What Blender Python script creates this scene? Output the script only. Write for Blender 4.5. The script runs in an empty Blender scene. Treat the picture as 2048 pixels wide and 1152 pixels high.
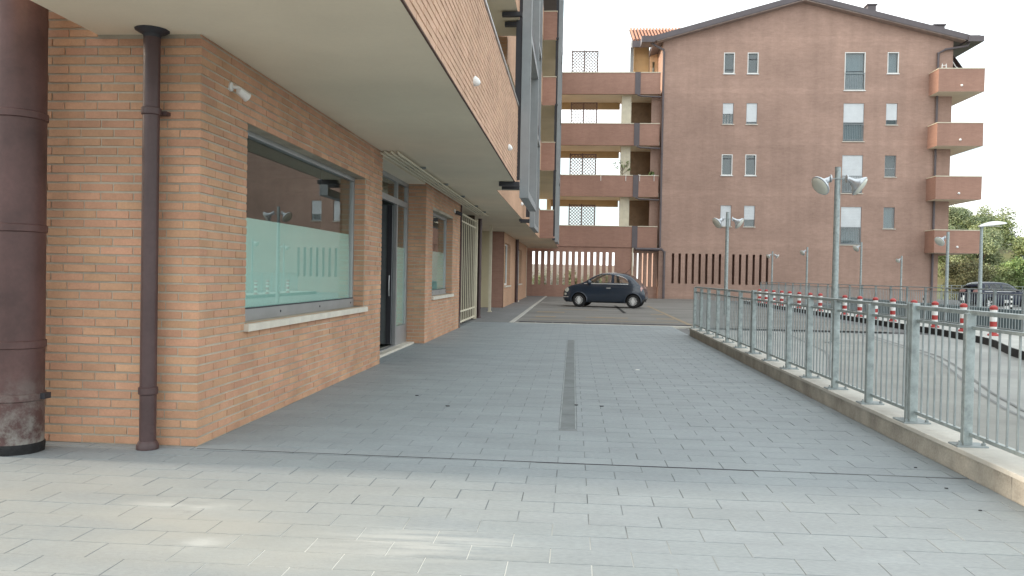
import bpy, math, random
from mathutils import Vector, Matrix

random.seed(7)
S = bpy.context.scene
COL = S.collection
PI = math.pi

# ------------------------------------------------------------------ camera
F, CX, CY, EYE = 1590.0, 1024.0, 576.0, 1.30
_d = Vector(((1146.0-CX)/F, (552.0-CY)/F, 1.0)).normalized()
_u = Vector((math.sin(.02), -math.cos(.02), 0.0)); _u = (_u-_d*_u.dot(_d)).normalized()
_x = _d.cross(_u)
RIGHT = Vector((_x.x, _d.x, _u.x)); DOWN = Vector((_x.y, _d.y, _u.y)); FWD = Vector((_x.z, _d.z, _u.z))
cam = bpy.data.cameras.new('camera'); cam.sensor_width = 36.0; cam.lens = F/2048*36
cam.clip_start = .05; cam.clip_end = 2000
camo = bpy.data.objects.new('camera', cam); COL.objects.link(camo)
mw = Matrix.Identity(4)
for i in range(3):
    mw[i][0] = RIGHT[i]; mw[i][1] = -DOWN[i]; mw[i][2] = -FWD[i]
mw[2][3] = EYE
camo.matrix_world = mw
S.camera = camo

def project(x, y, z):
    p = Vector((x, y, z-EYE)); c = p.dot(FWD)
    if c < .1: return None
    return CX+F*p.dot(RIGHT)/c, CY+F*p.dot(DOWN)/c, c

# ------------------------------------------------------------------ sky and sun
SUN_ELEV = math.radians(17)
W = bpy.data.worlds.new('World'); S.world = W; W.use_nodes = True
wn = W.node_tree; wn.nodes.clear()
out = wn.nodes.new('ShaderNodeOutputWorld')
sky = wn.nodes.new('ShaderNodeTexSky'); sky.sky_type = 'NISHITA'; sky.sun_disc = False
sky.sun_elevation = SUN_ELEV; sky.sun_rotation = math.radians(-90); sky.air_density = 1.0; sky.dust_density = 3.0
b1 = wn.nodes.new('ShaderNodeBackground'); b1.inputs[1].default_value = .12
wn.links.new(sky.outputs[0], b1.inputs[0])
b2 = wn.nodes.new('ShaderNodeBackground'); b2.inputs[1].default_value = 1.0
# thin bright cloud with slightly bluer, dimmer gaps
tcw = wn.nodes.new('ShaderNodeTexCoord'); mpw = wn.nodes.new('ShaderNodeMapping'); mpw.inputs['Scale'].default_value = (1.0, 1.0, 3.0)
wn.links.new(tcw.outputs['Generated'], mpw.inputs[0])
nzw = wn.nodes.new('ShaderNodeTexNoise'); nzw.inputs['Scale'].default_value = 2.6; nzw.inputs['Detail'].default_value = 5; wn.links.new(mpw.outputs[0], nzw.inputs['Vector'])
rpw = wn.nodes.new('ShaderNodeValToRGB'); rpw.color_ramp.elements[0].position = .40; rpw.color_ramp.elements[0].color = (.42, .49, .50, 1)
rpw.color_ramp.elements[1].position = .56; rpw.color_ramp.elements[1].color = (.965, .985, .98, 1)
wn.links.new(nzw.outputs[0], rpw.inputs[0]); wn.links.new(rpw.outputs[0], b2.inputs[0])
wmx = wn.nodes.new('ShaderNodeMixShader'); wmx.inputs[0].default_value = .84
wn.links.new(b1.outputs[0], wmx.inputs[1]); wn.links.new(b2.outputs[0], wmx.inputs[2])
wn.links.new(wmx.outputs[0], out.inputs[0])
sl = bpy.data.lights.new('sun', 'SUN'); sl.energy = 1.9; sl.angle = math.radians(7); sl.color = (1.0, .84, .66)
so = bpy.data.objects.new('sun', sl); COL.objects.link(so)
so.rotation_euler = Vector((math.cos(SUN_ELEV), -.03, -math.sin(SUN_ELEV))).to_track_quat('-Z', 'Y').to_euler()
so.location = (-40, 40, 40)

S.view_settings.view_transform = 'Standard'; S.view_settings.look = 'None'
S.view_settings.gamma = 1; S.view_settings.use_curve_mapping = False
S.view_settings.exposure = 1.46
S.cycles.max_bounces = 8; S.cycles.diffuse_bounces = 4; S.cycles.transparent_max_bounces = 24
S.cycles.use_denoising = True

# ------------------------------------------------------------------ materials
MATS = {}
def mat(name, col, rough=.75, var=.12, scale=3.0, fine=0.0, fscale=60, bump=0.0, bscale=60, metal=0.0, spec=.4,
        rnd=0.0, island=False, stretch=None, col2=None, hue=0.0, coat=0.0):
    if name in MATS: return MATS[name]
    m = bpy.data.materials.new(name); m.use_nodes = True; MATS[name] = m
    N = m.node_tree.nodes; Lk = m.node_tree.links
    p = N['Principled BSDF']
    p.inputs['Roughness'].default_value = rough; p.inputs['Metallic'].default_value = metal
    p.inputs['Specular IOR Level'].default_value = spec; p.inputs['Coat Weight'].default_value = coat
    geo = N.new('ShaderNodeNewGeometry'); pos = geo.outputs['Position']
    if stretch:
        mp = N.new('ShaderNodeMapping'); mp.inputs['Scale'].default_value = stretch
        Lk.new(pos, mp.inputs[0]); pos = mp.outputs[0]
    n1 = N.new('ShaderNodeTexNoise'); n1.inputs['Scale'].default_value = scale; n1.inputs['Detail'].default_value = 6
    n1.inputs['Roughness'].default_value = .62
    Lk.new(pos, n1.inputs['Vector'])
    mx = N.new('ShaderNodeMix'); mx.data_type = 'RGBA'
    c2 = col2 or tuple(c*(1-2*var) for c in col)
    c1 = tuple(min(1, c*(1+(0 if col2 else var))) for c in col)
    mx.inputs[6].default_value = (*c1, 1); mx.inputs[7].default_value = (*c2, 1)
    r1 = N.new('ShaderNodeMapRange'); r1.inputs[1].default_value = .3; r1.inputs[2].default_value = .72
    Lk.new(n1.outputs[0], r1.inputs[0]); Lk.new(r1.outputs[0], mx.inputs[0])
    cur = mx.outputs[2]
    def scale_by(src, lo, hi, cur):
        mr = N.new('ShaderNodeMapRange'); mr.inputs[3].default_value = lo; mr.inputs[4].default_value = hi
        Lk.new(src, mr.inputs[0])
        v = N.new('ShaderNodeVectorMath'); v.operation = 'SCALE'
        Lk.new(cur, v.inputs[0]); Lk.new(mr.outputs[0], v.inputs['Scale']); return v.outputs[0]
    if fine:
        n2 = N.new('ShaderNodeTexNoise'); n2.inputs['Scale'].default_value = fscale; n2.inputs['Detail'].default_value = 3
        Lk.new(pos, n2.inputs['Vector']); cur = scale_by(n2.outputs[0], 1-fine, 1+fine, cur)
    if rnd:
        src = geo.outputs['Random Per Island'] if island else N.new('ShaderNodeObjectInfo').outputs['Random']
        cur = scale_by(src, 1-rnd, 1+rnd, cur)
        if hue:
            hs = N.new('ShaderNodeHueSaturation'); mr = N.new('ShaderNodeMapRange')
            mul = N.new('ShaderNodeMath'); mul.operation = 'MULTIPLY'; mul.inputs[1].default_value = 7.31
            fr = N.new('ShaderNodeMath'); fr.operation = 'FRACT'
            Lk.new(src, mul.inputs[0]); Lk.new(mul.outputs[0], fr.inputs[0]); Lk.new(fr.outputs[0], mr.inputs[0])
            mr.inputs[3].default_value = .5-hue; mr.inputs[4].default_value = .5+hue
            Lk.new(mr.outputs[0], hs.inputs['Hue']); Lk.new(cur, hs.inputs['Color']); cur = hs.outputs[0]
    m['cur'] = 0
    Lk.new(cur, p.inputs['Base Color'])
    if bump:
        nb = N.new('ShaderNodeTexNoise'); nb.inputs['Scale'].default_value = bscale; nb.inputs['Detail'].default_value = 4
        Lk.new(pos, nb.inputs['Vector'])
        bp = N.new('ShaderNodeBump'); bp.inputs['Strength'].default_value = bump; bp.inputs['Distance'].default_value = .01
        Lk.new(nb.outputs[0], bp.inputs['Height']); Lk.new(bp.outputs[0], p.inputs['Normal'])
    return m

def brickmat(name, c1, c2, mortar, w=.25, h=.066, ms=.007, var=.12, bands=None, rough=.85, horiz=False):
    """brick pattern in (x+y, z), for walls too far away for their bricks to be told apart; horiz: in (x, y)"""
    if name in MATS: return MATS[name]
    m = bpy.data.materials.new(name); m.use_nodes = True; MATS[name] = m
    N = m.node_tree.nodes; Lk = m.node_tree.links; p = N['Principled BSDF']
    p.inputs['Roughness'].default_value = rough; p.inputs['Specular IOR Level'].default_value = .25
    g = N.new('ShaderNodeNewGeometry'); sp = N.new('ShaderNodeSeparateXYZ'); Lk.new(g.outputs['Position'], sp.inputs[0])
    cb = N.new('ShaderNodeCombineXYZ')
    if horiz:
        Lk.new(sp.outputs[0], cb.inputs[0]); Lk.new(sp.outputs[1], cb.inputs[1])
    else:
        ad = N.new('ShaderNodeMath'); ad.operation = 'ADD'; Lk.new(sp.outputs[0], ad.inputs[0]); Lk.new(sp.outputs[1], ad.inputs[1])
        Lk.new(ad.outputs[0], cb.inputs[0]); Lk.new(sp.outputs[2], cb.inputs[1])
    bt = N.new('ShaderNodeTexBrick'); bt.inputs['Scale'].default_value = 1.0
    bt.inputs['Color1'].default_value = (*c1, 1); bt.inputs['Color2'].default_value = (*c2, 1); bt.inputs['Mortar'].default_value = (*mortar, 1)
    bt.inputs['Mortar Size'].default_value = ms; bt.inputs['Mortar Smooth'].default_value = .3
    bt.inputs['Brick Width'].default_value = w; bt.inputs['Row Height'].default_value = h
    Lk.new(cb.outputs[0], bt.inputs['Vector'])
    cur = bt.outputs['Color']
    for sc, amt, st in ((.35, var, (1, 1, 1.6)), (2.2, var*.45, (1, 1, 3)), (9, var*.4, (1, 1, 1)), (1.6, var*.55, (1.6, 1.6, .10))):
        mp = N.new('ShaderNodeMapping'); mp.inputs['Scale'].default_value = st; Lk.new(g.outputs['Position'], mp.inputs[0])
        n = N.new('ShaderNodeTexNoise'); n.inputs['Scale'].default_value = sc; n.inputs['Detail'].default_value = 5; Lk.new(mp.outputs[0], n.inputs['Vector'])
        mr = N.new('ShaderNodeMapRange'); mr.inputs[1].default_value = .25; mr.inputs[2].default_value = .75
        mr.inputs[3].default_value = 1-amt; mr.inputs[4].default_value = 1+amt; Lk.new(n.outputs[0], mr.inputs[0])
        v = N.new('ShaderNodeVectorMath'); v.operation = 'SCALE'; Lk.new(cur, v.inputs[0]); Lk.new(mr.outputs[0], v.inputs['Scale']); cur = v.outputs[0]
    if bands:   # slightly paler courses laid at each floor line
        z0, step, wid, amt = bands
        a = N.new('ShaderNodeMath'); a.operation = 'SUBTRACT'; a.inputs[1].default_value = z0; Lk.new(sp.outputs[2], a.inputs[0])
        b = N.new('ShaderNodeMath'); b.operation = 'FLOORED_MODULO'; b.inputs[1].default_value = step; Lk.new(a.outputs[0], b.inputs[0])
        c = N.new('ShaderNodeMath'); c.operation = 'LESS_THAN'; c.inputs[1].default_value = wid; Lk.new(b.outputs[0], c.inputs[0])
        mr = N.new('ShaderNodeMapRange'); mr.inputs[3].default_value = 1; mr.inputs[4].default_value = 1+amt; Lk.new(c.outputs[0], mr.inputs[0])
        v = N.new('ShaderNodeVectorMath'); v.operation = 'SCALE'; Lk.new(cur, v.inputs[0]); Lk.new(mr.outputs[0], v.inputs['Scale']); cur = v.outputs[0]
    Lk.new(cur, p.inputs['Base Color'])
    bp = N.new('ShaderNodeBump'); bp.inputs['Strength'].default_value = .35; bp.inputs['Distance'].default_value = .006; bp.invert = True
    Lk.new(bt.outputs['Fac'], bp.inputs['Height']); Lk.new(bp.outputs[0], p.inputs['Normal'])
    return m

def glassmat(name, tint, f0=.06, rough=.0):
    if name in MATS: return MATS[name]
    m = bpy.data.materials.new(name); m.use_nodes = True; MATS[name] = m
    N = m.node_tree.nodes; Lk = m.node_tree.links; N.clear()
    o = N.new('ShaderNodeOutputMaterial'); mx = N.new('ShaderNodeMixShader'); geo = N.new('ShaderNodeNewGeometry')
    # Schlick reflectance, the same from either side of the sheet
    def mth(op, a, b=None):
        k = N.new('ShaderNodeMath'); k.operation = op; k.use_clamp = op == 'SUBTRACT'
        for i, q in enumerate((a, b)):
            if q is None: continue
            if isinstance(q, (int, float)): k.inputs[i].default_value = q
            else: Lk.new(q, k.inputs[i])
        return k.outputs[0]
    dt = N.new('ShaderNodeVectorMath'); dt.operation = 'DOT_PRODUCT'; Lk.new(geo.outputs['Normal'], dt.inputs[0]); Lk.new(geo.outputs['Incoming'], dt.inputs[1])
    fz = mth('ADD', mth('MULTIPLY', mth('POWER', mth('SUBTRACT', 1.0, mth('ABSOLUTE', dt.outputs['Value'])), 5.0), 1-f0), f0)
    t = N.new('ShaderNodeBsdfTransparent'); t.inputs[0].default_value = (*tint, 1)
    gl = N.new('ShaderNodeBsdfGlossy'); gl.inputs['Roughness'].default_value = rough; gl.inputs[0].default_value = (.95, .97, .97, 1)
    Lk.new(fz, mx.inputs[0]); Lk.new(t.outputs[0], mx.inputs[1]); Lk.new(gl.outputs[0], mx.inputs[2]); Lk.new(mx.outputs[0], o.inputs[0])
    return m

BR = dict(rough=.88, var=.12, scale=2.0, fine=.16, fscale=70, bump=.35, bscale=120, rnd=.085, spec=.2, hue=.006)
m_brick = mat('orange_brick', (.52, .30, .192), **BR)
m_bricks = mat('orange_brick_run', (.52, .30, .192), island=True, **BR)
BRP = dict(BR); BRP.update(var=.08, rnd=.06, hue=.003)
m_bricksP = mat('rose_brick_run', (.585, .385, .275), island=True, **BRP)
m_mortarP = mat('rose_mortar', (.555, .362, .26), rough=.95, var=.15, scale=1.2, fine=.1, fscale=50)
m_mortar = mat('mortar', (.425, .375, .30), rough=.95, var=.16, scale=1.6, fine=.14, fscale=50, bump=.3, bscale=90, spec=.1)
m_brickfar = brickmat('orange_brickwork', (.52, .31, .20), (.48, .28, .178), (.46, .36, .28), ms=.005)
m_facade = brickmat('brown_brickwork', (.392, .262, .211), (.36, .238, .19), (.385, .272, .225), ms=.005, var=.14, bands=(.15, 3.16, .32, .05))
m_parapet = brickmat('red_brown_brickwork', (.368, .215, .165), (.338, .194, .148), (.36, .235, .188), ms=.005, var=.10)
m_side = mat('apricot_plaster', (.55, .33, .20), rough=.9, var=.06, scale=1.0, fine=.06)
m_soffit = mat('soffit_plaster', (.78, .69, .545), rough=.95, var=.06, scale=.5, fine=.03, fscale=30, bump=.15, bscale=150, spec=.15)
m_cream = mat('cream_plaster', (.60, .53, .36), rough=.95, var=.05, scale=1.0, fine=.04, spec=.15)
m_creamp = mat('cream_paint', (.68, .62, .48), rough=.55, var=.06, scale=4, fine=.05)
m_lintel = mat('ochre_plaster', (.56, .40, .22), rough=.95, var=.07, scale=1.2)
m_pipe = mat('oxide_brown_paint', (.072, .042, .042), rough=.42, var=.14, scale=3, fine=.14, fscale=30, bump=.12, bscale=50, spec=.45)
m_pipebig = mat('worn_oxide_paint', (.10, .052, .048), rough=.5, var=.25, scale=2.2, fine=.14, fscale=40, bump=.15, bscale=40, spec=.4)
def wear(m, col, z0, z1):
    N = m.node_tree.nodes; Lk = m.node_tree.links; p = N['Principled BSDF']; src = p.inputs['Base Color'].links[0].from_socket
    g = N.new('ShaderNodeNewGeometry'); sp = N.new('ShaderNodeSeparateXYZ'); Lk.new(g.outputs['Position'], sp.inputs[0])
    mr = N.new('ShaderNodeMapRange'); mr.inputs[1].default_value = z1; mr.inputs[2].default_value = z0; Lk.new(sp.outputs[2], mr.inputs[0])
    n = N.new('ShaderNodeTexNoise'); n.inputs['Scale'].default_value = 9; n.inputs['Detail'].default_value = 8; n.inputs['Roughness'].default_value = .7; Lk.new(g.outputs['Position'], n.inputs['Vector'])
    r2 = N.new('ShaderNodeMapRange'); r2.inputs[1].default_value = .42; r2.inputs[2].default_value = .6; Lk.new(n.outputs[0], r2.inputs[0])
    k = N.new('ShaderNodeMath'); k.operation = 'MULTIPLY'; Lk.new(mr.outputs[0], k.inputs[0]); Lk.new(r2.outputs[0], k.inputs[1])
    x = N.new('ShaderNodeMix'); x.data_type = 'RGBA'; Lk.new(k.outputs[0], x.inputs[0]); Lk.new(src, x.inputs[6]); x.inputs[7].default_value = (*col, 1); Lk.new(x.outputs[2], p.inputs['Base Color'])
wear(m_pipebig, (.23, .22, .20), .05, .60)
m_dark = mat('dark_metal', (.035, .035, .042), rough=.5, var=.1)
m_tar = mat('black_tar', (.012, .012, .013), rough=.75, var=.3, scale=20, bump=.8, bscale=30)
m_roofmetal = mat('grey_brown_sheet_metal', (.115, .098, .105), rough=.5, var=.08, scale=1.5)
m_graysteel = mat('grey_painted_steel', (.27, .292, .305), rough=.45, var=.08, scale=2, fine=.04, spec=.5)
m_galv = mat('galvanised_steel', (.36, .41, .41), rough=.5, var=.18, scale=14, fine=.12, fscale=90, metal=.35, spec=.5)
m_galv2 = mat('galvanised_steel_dull', (.30, .335, .34), rough=.55, var=.12, scale=6, metal=.3)
m_alu = mat('anodised_aluminium', (.40, .405, .41), rough=.42, var=.06, metal=.6)
m_white = mat('white_paint', (.74, .74, .72), rough=.5, var=.06, scale=3)
m_shutter = mat('white_roller_shutter', (.64, .67, .69), rough=.55, var=.05, scale=2)
m_stone = mat('pale_stone', (.62, .58, .50), rough=.6, var=.08, scale=5, fine=.06, bump=.1, bscale=40)
m_kerbside = mat('stone_kerb_side', (.42, .395, .345), rough=.9, var=.2, scale=3, fine=.25, fscale=60, bump=.5, bscale=80)
m_kerbtop = mat('stone_kerb_top', (.55, .53, .48), rough=.8, var=.12, scale=2, fine=.08, fscale=50, bump=.2, bscale=60)
m_concrete = mat('pale_concrete', (.345, .35, .335), rough=.9, var=.12, scale=.5, fine=.08, fscale=25, bump=.2, bscale=60)
m_asphalt = mat('worn_asphalt', (.185, .185, .185), rough=.9, var=.14, scale=.35, fine=.16, fscale=60, bump=.4, bscale=90, spec=.3)
m_asphalt2 = mat('warm_grey_asphalt', (.215, .205, .19), rough=.9, var=.18, scale=.5, fine=.14, fscale=50, bump=.4, bscale=80, stretch=(.35, 1.5, 1))
m_black = mat('black_rubber', (.015, .015, .016), rough=.7, var=.2)
m_red = mat('red_plastic', (.42, .055, .05), rough=.45, var=.1, scale=8)
m_bwhite = mat('white_reflective', (.80, .80, .78), rough=.4, var=.05)
m_tealwall = mat('blue_grey_concrete', (.115, .155, .165), rough=.85, var=.1, scale=.8, fine=.06, stretch=(1, 1, .3))
m_tile_roof = mat('terracotta_tile', (.46, .225, .15), rough=.85, var=.15, scale=3, rnd=.12, island=True)
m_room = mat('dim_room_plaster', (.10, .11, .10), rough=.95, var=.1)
m_film = mat('frosted_film', (.54, .74, .70), rough=.35, var=.05, scale=.8, col2=(.44, .70, .68))
m_pane = glassmat('window_glass', (.92, .96, .94), .085)
m_wpane = glassmat('flat_window_glass', (.6, .68, .7), .07, .02)
m_curtain = mat('curtain', (.52, .55, .56), rough=.9, var=.1, scale=3, stretch=(9, 1, .3))
m_yline = mat('faded_yellow_paint', (.34, .245, .145), rough=.85, var=.25, scale=3, col2=(.21, .19, .15))
m_wline = mat('worn_white_paint', (.55, .53, .48), rough=.85, var=.2, scale=4, col2=(.34, .33, .31))
m_leaf = mat('leaf_green', (.215, .30, .105), rough=.6, var=.2, scale=.5, rnd=.28, island=True, hue=.018)
m_leaf2 = mat('leaf_olive', (.25, .30, .13), rough=.6, var=.2, scale=.5, rnd=.28, island=True, hue=.018)
m_leaf3 = mat('leaf_grey_green', (.30, .35, .20), rough=.6, var=.2, scale=.5, rnd=.28, island=True, hue=.015)
m_hedge = mat('pale_hedge_leaf', (.40, .43, .30), rough=.7, var=.15, scale=.6, rnd=.2, island=True)
m_bush = mat('leaf_brown_olive', (.175, .175, .085), rough=.7, var=.25, scale=.5, rnd=.25, island=True, hue=.015)
m_bark = mat('bark', (.10, .075, .05), rough=.95, var=.2, scale=6)
m_hill = mat('dry_grass_bank', (.13, .17, .06), rough=.95, var=.2, scale=.2, col2=(.17, .14, .075), bump=.6, bscale=3)
m_trellis = mat('brown_timber', (.115, .060, .045), rough=.8, var=.15)
m_lampglass = mat('lamp_lens', (.66, .67, .60), rough=.25, var=.04)
m_lamp = mat('brushed_lamp_metal', (.55, .58, .61), rough=.3, var=.06, metal=.7)

# paving: slate-grey tiles with grout dust, and sunlight painted pale over the near left corner
def pavingmat(name, island):
    m = mat(name, (.258, .288, .302), rough=.62, var=.065, scale=1.3, fine=.22, fscale=34, bump=.25, bscale=70, rnd=.03, island=island, stretch=(.8, 2.0, 1), spec=.38, hue=.004)
    N = m.node_tree.nodes; Lk = m.node_tree.links; p = N['Principled BSDF']
    src = p.inputs['Base Color'].links[0].from_socket
    g = N.new('ShaderNodeNewGeometry')
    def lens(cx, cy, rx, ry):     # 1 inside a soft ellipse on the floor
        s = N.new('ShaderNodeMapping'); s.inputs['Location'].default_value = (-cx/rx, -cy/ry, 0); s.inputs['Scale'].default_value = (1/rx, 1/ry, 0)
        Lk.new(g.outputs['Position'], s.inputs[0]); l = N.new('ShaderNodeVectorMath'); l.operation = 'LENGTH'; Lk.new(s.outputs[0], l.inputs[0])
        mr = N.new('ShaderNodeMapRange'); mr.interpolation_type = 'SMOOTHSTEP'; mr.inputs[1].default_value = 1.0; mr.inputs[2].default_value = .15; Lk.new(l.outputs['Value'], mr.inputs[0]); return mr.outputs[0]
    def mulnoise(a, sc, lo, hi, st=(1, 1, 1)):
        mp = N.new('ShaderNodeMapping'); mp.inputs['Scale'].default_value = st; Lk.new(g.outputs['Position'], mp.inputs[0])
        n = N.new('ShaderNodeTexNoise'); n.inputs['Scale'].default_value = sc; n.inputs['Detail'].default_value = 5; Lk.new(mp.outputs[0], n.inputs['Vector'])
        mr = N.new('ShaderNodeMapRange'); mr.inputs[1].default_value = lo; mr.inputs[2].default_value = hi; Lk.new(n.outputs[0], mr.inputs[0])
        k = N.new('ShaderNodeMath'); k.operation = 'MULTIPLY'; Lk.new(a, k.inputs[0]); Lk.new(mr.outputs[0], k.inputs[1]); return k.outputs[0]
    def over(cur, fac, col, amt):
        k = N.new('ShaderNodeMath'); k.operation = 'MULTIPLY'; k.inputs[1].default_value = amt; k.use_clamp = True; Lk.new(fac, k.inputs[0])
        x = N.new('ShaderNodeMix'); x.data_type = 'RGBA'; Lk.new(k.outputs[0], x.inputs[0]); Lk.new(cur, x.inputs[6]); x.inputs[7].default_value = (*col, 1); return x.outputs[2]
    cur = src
    cur = over(cur, mulnoise(lens(-2.3, 3.3, 3.1, 2.6), 1.1, .25, .6, (.6, 1.3, 1)), (.42, .40, .345), .6)  # warm pale wash: sunlight on the near floor put into the tile colour
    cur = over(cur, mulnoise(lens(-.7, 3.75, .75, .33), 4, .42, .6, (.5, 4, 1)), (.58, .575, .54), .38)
    cur = over(cur, mulnoise(lens(-2.12, 4.2, .42, .20), 3.2, .40, .62, (.8, 2.5, 1)), (.66, .67, .64), .34)  # white blotch: sun reflected from windows, painted into the tiles
    cur = over(cur, mulnoise(lens(-1.72, 3.62, .20, .15), 3.6, .38, .6, (1, 2, 1)), (.66, .67, .64), .34)  # smaller blotch of reflected sun, painted likewise
    # fine pale scuffs and a few dark drip spots
    n = N.new('ShaderNodeTexNoise'); n.inputs['Scale'].default_value = 5.5; n.inputs['Detail'].default_value = 9; n.inputs['Roughness'].default_value = .8
    mp = N.new('ShaderNodeMapping'); mp.inputs['Scale'].default_value = (1, 4, 1); Lk.new(g.outputs['Position'], mp.inputs[0]); Lk.new(mp.outputs[0], n.inputs['Vector'])
    mr = N.new('ShaderNodeMapRange'); mr.inputs[1].default_value = .60; mr.inputs[2].default_value = .78; Lk.new(n.outputs[0], mr.inputs[0])
    cur = over(cur, mr.outputs[0], (.46, .46, .44), .75)
    n = N.new('ShaderNodeTexNoise'); n.inputs['Scale'].default_value = 2.1; n.inputs['Detail'].default_value = 8; n.inputs['Roughness'].default_value = .75
    Lk.new(g.outputs['Position'], n.inputs['Vector'])
    mr = N.new('ShaderNodeMapRange'); mr.inputs[1].default_value = .66; mr.inputs[2].default_value = .74; Lk.new(n.outputs[0], mr.inputs[0])
    cur = over(cur, mr.outputs[0], (.10, .10, .10), .45)
    Lk.new(cur, p.inputs['Base Color'])
    return m
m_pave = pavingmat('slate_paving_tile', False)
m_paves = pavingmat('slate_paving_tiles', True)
m_joint = mat('paving_joint', (.215, .23, .236), rough=.95, var=.25, scale=2)
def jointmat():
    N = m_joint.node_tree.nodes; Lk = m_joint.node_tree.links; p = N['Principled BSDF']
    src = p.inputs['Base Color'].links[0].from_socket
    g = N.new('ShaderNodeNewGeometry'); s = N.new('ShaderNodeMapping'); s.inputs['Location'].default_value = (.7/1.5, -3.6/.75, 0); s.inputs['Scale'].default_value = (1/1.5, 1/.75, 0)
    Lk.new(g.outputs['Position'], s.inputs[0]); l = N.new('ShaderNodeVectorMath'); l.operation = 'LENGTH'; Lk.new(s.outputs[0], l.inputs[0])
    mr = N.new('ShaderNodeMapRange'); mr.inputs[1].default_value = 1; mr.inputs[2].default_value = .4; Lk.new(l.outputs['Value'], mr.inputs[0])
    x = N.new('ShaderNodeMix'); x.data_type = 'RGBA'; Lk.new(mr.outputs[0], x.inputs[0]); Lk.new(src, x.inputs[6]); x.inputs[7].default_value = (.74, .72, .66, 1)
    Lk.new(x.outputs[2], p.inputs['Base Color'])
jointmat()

# ------------------------------------------------------------------ mesh helpers
ORG = {}
class MB:
    def __init__(s): s.v = []; s.f = []
    def add(s, vs, fs):
        b = len(s.v); s.v += [tuple(p) for p in vs]; s.f += [tuple(b+i for i in q) for q in fs]; return s
    def quad(s, *p): return s.add(p, [tuple(range(len(p)))])
    def box(s, x0, x1, y0, y1, z0, z1):
        return s.add([(x0,y0,z0),(x1,y0,z0),(x1,y1,z0),(x0,y1,z0),(x0,y0,z1),(x1,y0,z1),(x1,y1,z1),(x0,y1,z1)],
                     [(0,3,2,1),(4,5,6,7),(0,1,5,4),(1,2,6,5),(2,3,7,6),(3,0,4,7)])
    def cbox(s, x0, x1, y0, y1, z0, z1, c=.01):     # box with its four vertical and top edges chamfered
        a = [(x0+c,y0),(x1-c,y0),(x1,y0+c),(x1,y1-c),(x1-c,y1),(x0+c,y1),(x0,y1-c),(x0,y0+c)]
        t = [(x0+2*c,y0+c),(x1-2*c,y0+c),(x1-c,y0+2*c),(x1-c,y1-2*c),(x1-2*c,y1-c),(x0+2*c,y1-c),(x0+c,y1-2*c),(x0+c,y0+2*c)]
        vs = [(x,y,z0) for x,y in a]+[(x,y,z1-c) for x,y in a]+[(x,y,z1) for x,y in t]
        fs = [tuple(range(7,-1,-1)), tuple(range(16,24))]
        for k in (0, 8):
            fs += [(k+i, k+(i+1)%8, k+8+(i+1)%8, k+8+i) for i in range(8)]
        return s.add(vs, fs)
    def tube(s, pts, r, n=8, cap=True):
        pts = [Vector(p) for p in pts]; R = r if isinstance(r, (list, tuple)) else [r]*len(pts)
        rings = []; up = None
        for i, p in enumerate(pts):
            d = (pts[min(i+1, len(pts)-1)]-pts[max(i-1, 0)]).normalized()
            if up is None: up = Vector((0,0,1)) if abs(d.z) < .9 else Vector((1,0,0))
            a = d.cross(up).normalized(); b = a.cross(d).normalized(); up = b
            rings.append([p+R[i]*(math.cos(2*PI*k/n)*a+math.sin(2*PI*k/n)*b) for k in range(n)])
        vs = [q for g in rings for q in g]; fs = []
        for i in range(len(pts)-1):
            fs += [(i*n+k, i*n+(k+1)%n, (i+1)*n+(k+1)%n, (i+1)*n+k) for k in range(n)]
        if cap: fs += [tuple(range(n-1,-1,-1)), tuple(range((len(pts)-1)*n, len(pts)*n))]
        return s.add(vs, fs)
    def lathe(s, prof, o=(0,0,0), ax=(0,0,1), n=16, cap=True):   # prof: (radius, distance along axis)
        o = Vector(o); ax = Vector(ax).normalized(); t = Vector((0,0,1)) if abs(ax.z) < .9 else Vector((1,0,0))
        a = ax.cross(t).normalized(); b = ax.cross(a)
        vs = [o+ax*h+r*(math.cos(2*PI*k/n)*a+math.sin(2*PI*k/n)*b) for r, h in prof for k in range(n)]
        fs = [(i*n+k, i*n+(k+1)%n, (i+1)*n+(k+1)%n, (i+1)*n+k) for i in range(len(prof)-1) for k in range(n)]
        if cap: fs += [tuple(range(n-1,-1,-1)), tuple(range((len(prof)-1)*n, len(prof)*n))]
        return s.add(vs, fs)
    def bar(s, a, b, w, h=None):     # straight bar of rectangular section
        a = Vector(a); b = Vector(b); h = h or w; d = (b-a).normalized(); t = Vector((0,0,1)) if abs(d.z) < .95 else Vector((0,1,0))
        u = d.cross(t).normalized()*w/2; v = u.cross(d).normalized()*h/2
        vs = [p+x for p in (a, b) for x in (-u-v, u-v, u+v, -u+v)]
        return s.add(vs, [(3,2,1,0),(4,5,6,7),(0,1,5,4),(1,2,6,5),(2,3,7,6),(3,0,4,7)])
    def prism(s, poly, axis, d0, d1):     # polygon extruded along an axis; poly in the two other axes in order
        n = len(poly)
        def P(a, b, d): return (d,a,b) if axis == 'x' else (a,d,b) if axis == 'y' else (a,b,d)
        return s.add([P(a,b,d0) for a,b in poly]+[P(a,b,d1) for a,b in poly],
                     [tuple(range(n-1,-1,-1)), tuple(range(n,2*n))]+[(i,(i+1)%n,n+(i+1)%n,n+i) for i in range(n)])
    def build(s, name, m, parent=None, smooth=False, kind=None, at=None):
        o0 = Vector(at) if at is not None else (ORG[parent.name] if parent else Vector((0,0,0)))
        me = bpy.data.meshes.new(name); me.from_pydata([tuple(Vector(p)-o0) for p in s.v], [], s.f); me.materials.append(m)
        if smooth:
            for q in me.polygons: q.use_smooth = True
            me.set_sharp_from_angle(angle=math.radians(40))
        return link(name, me, parent, o0 if not parent else None, kind, o0)
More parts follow.
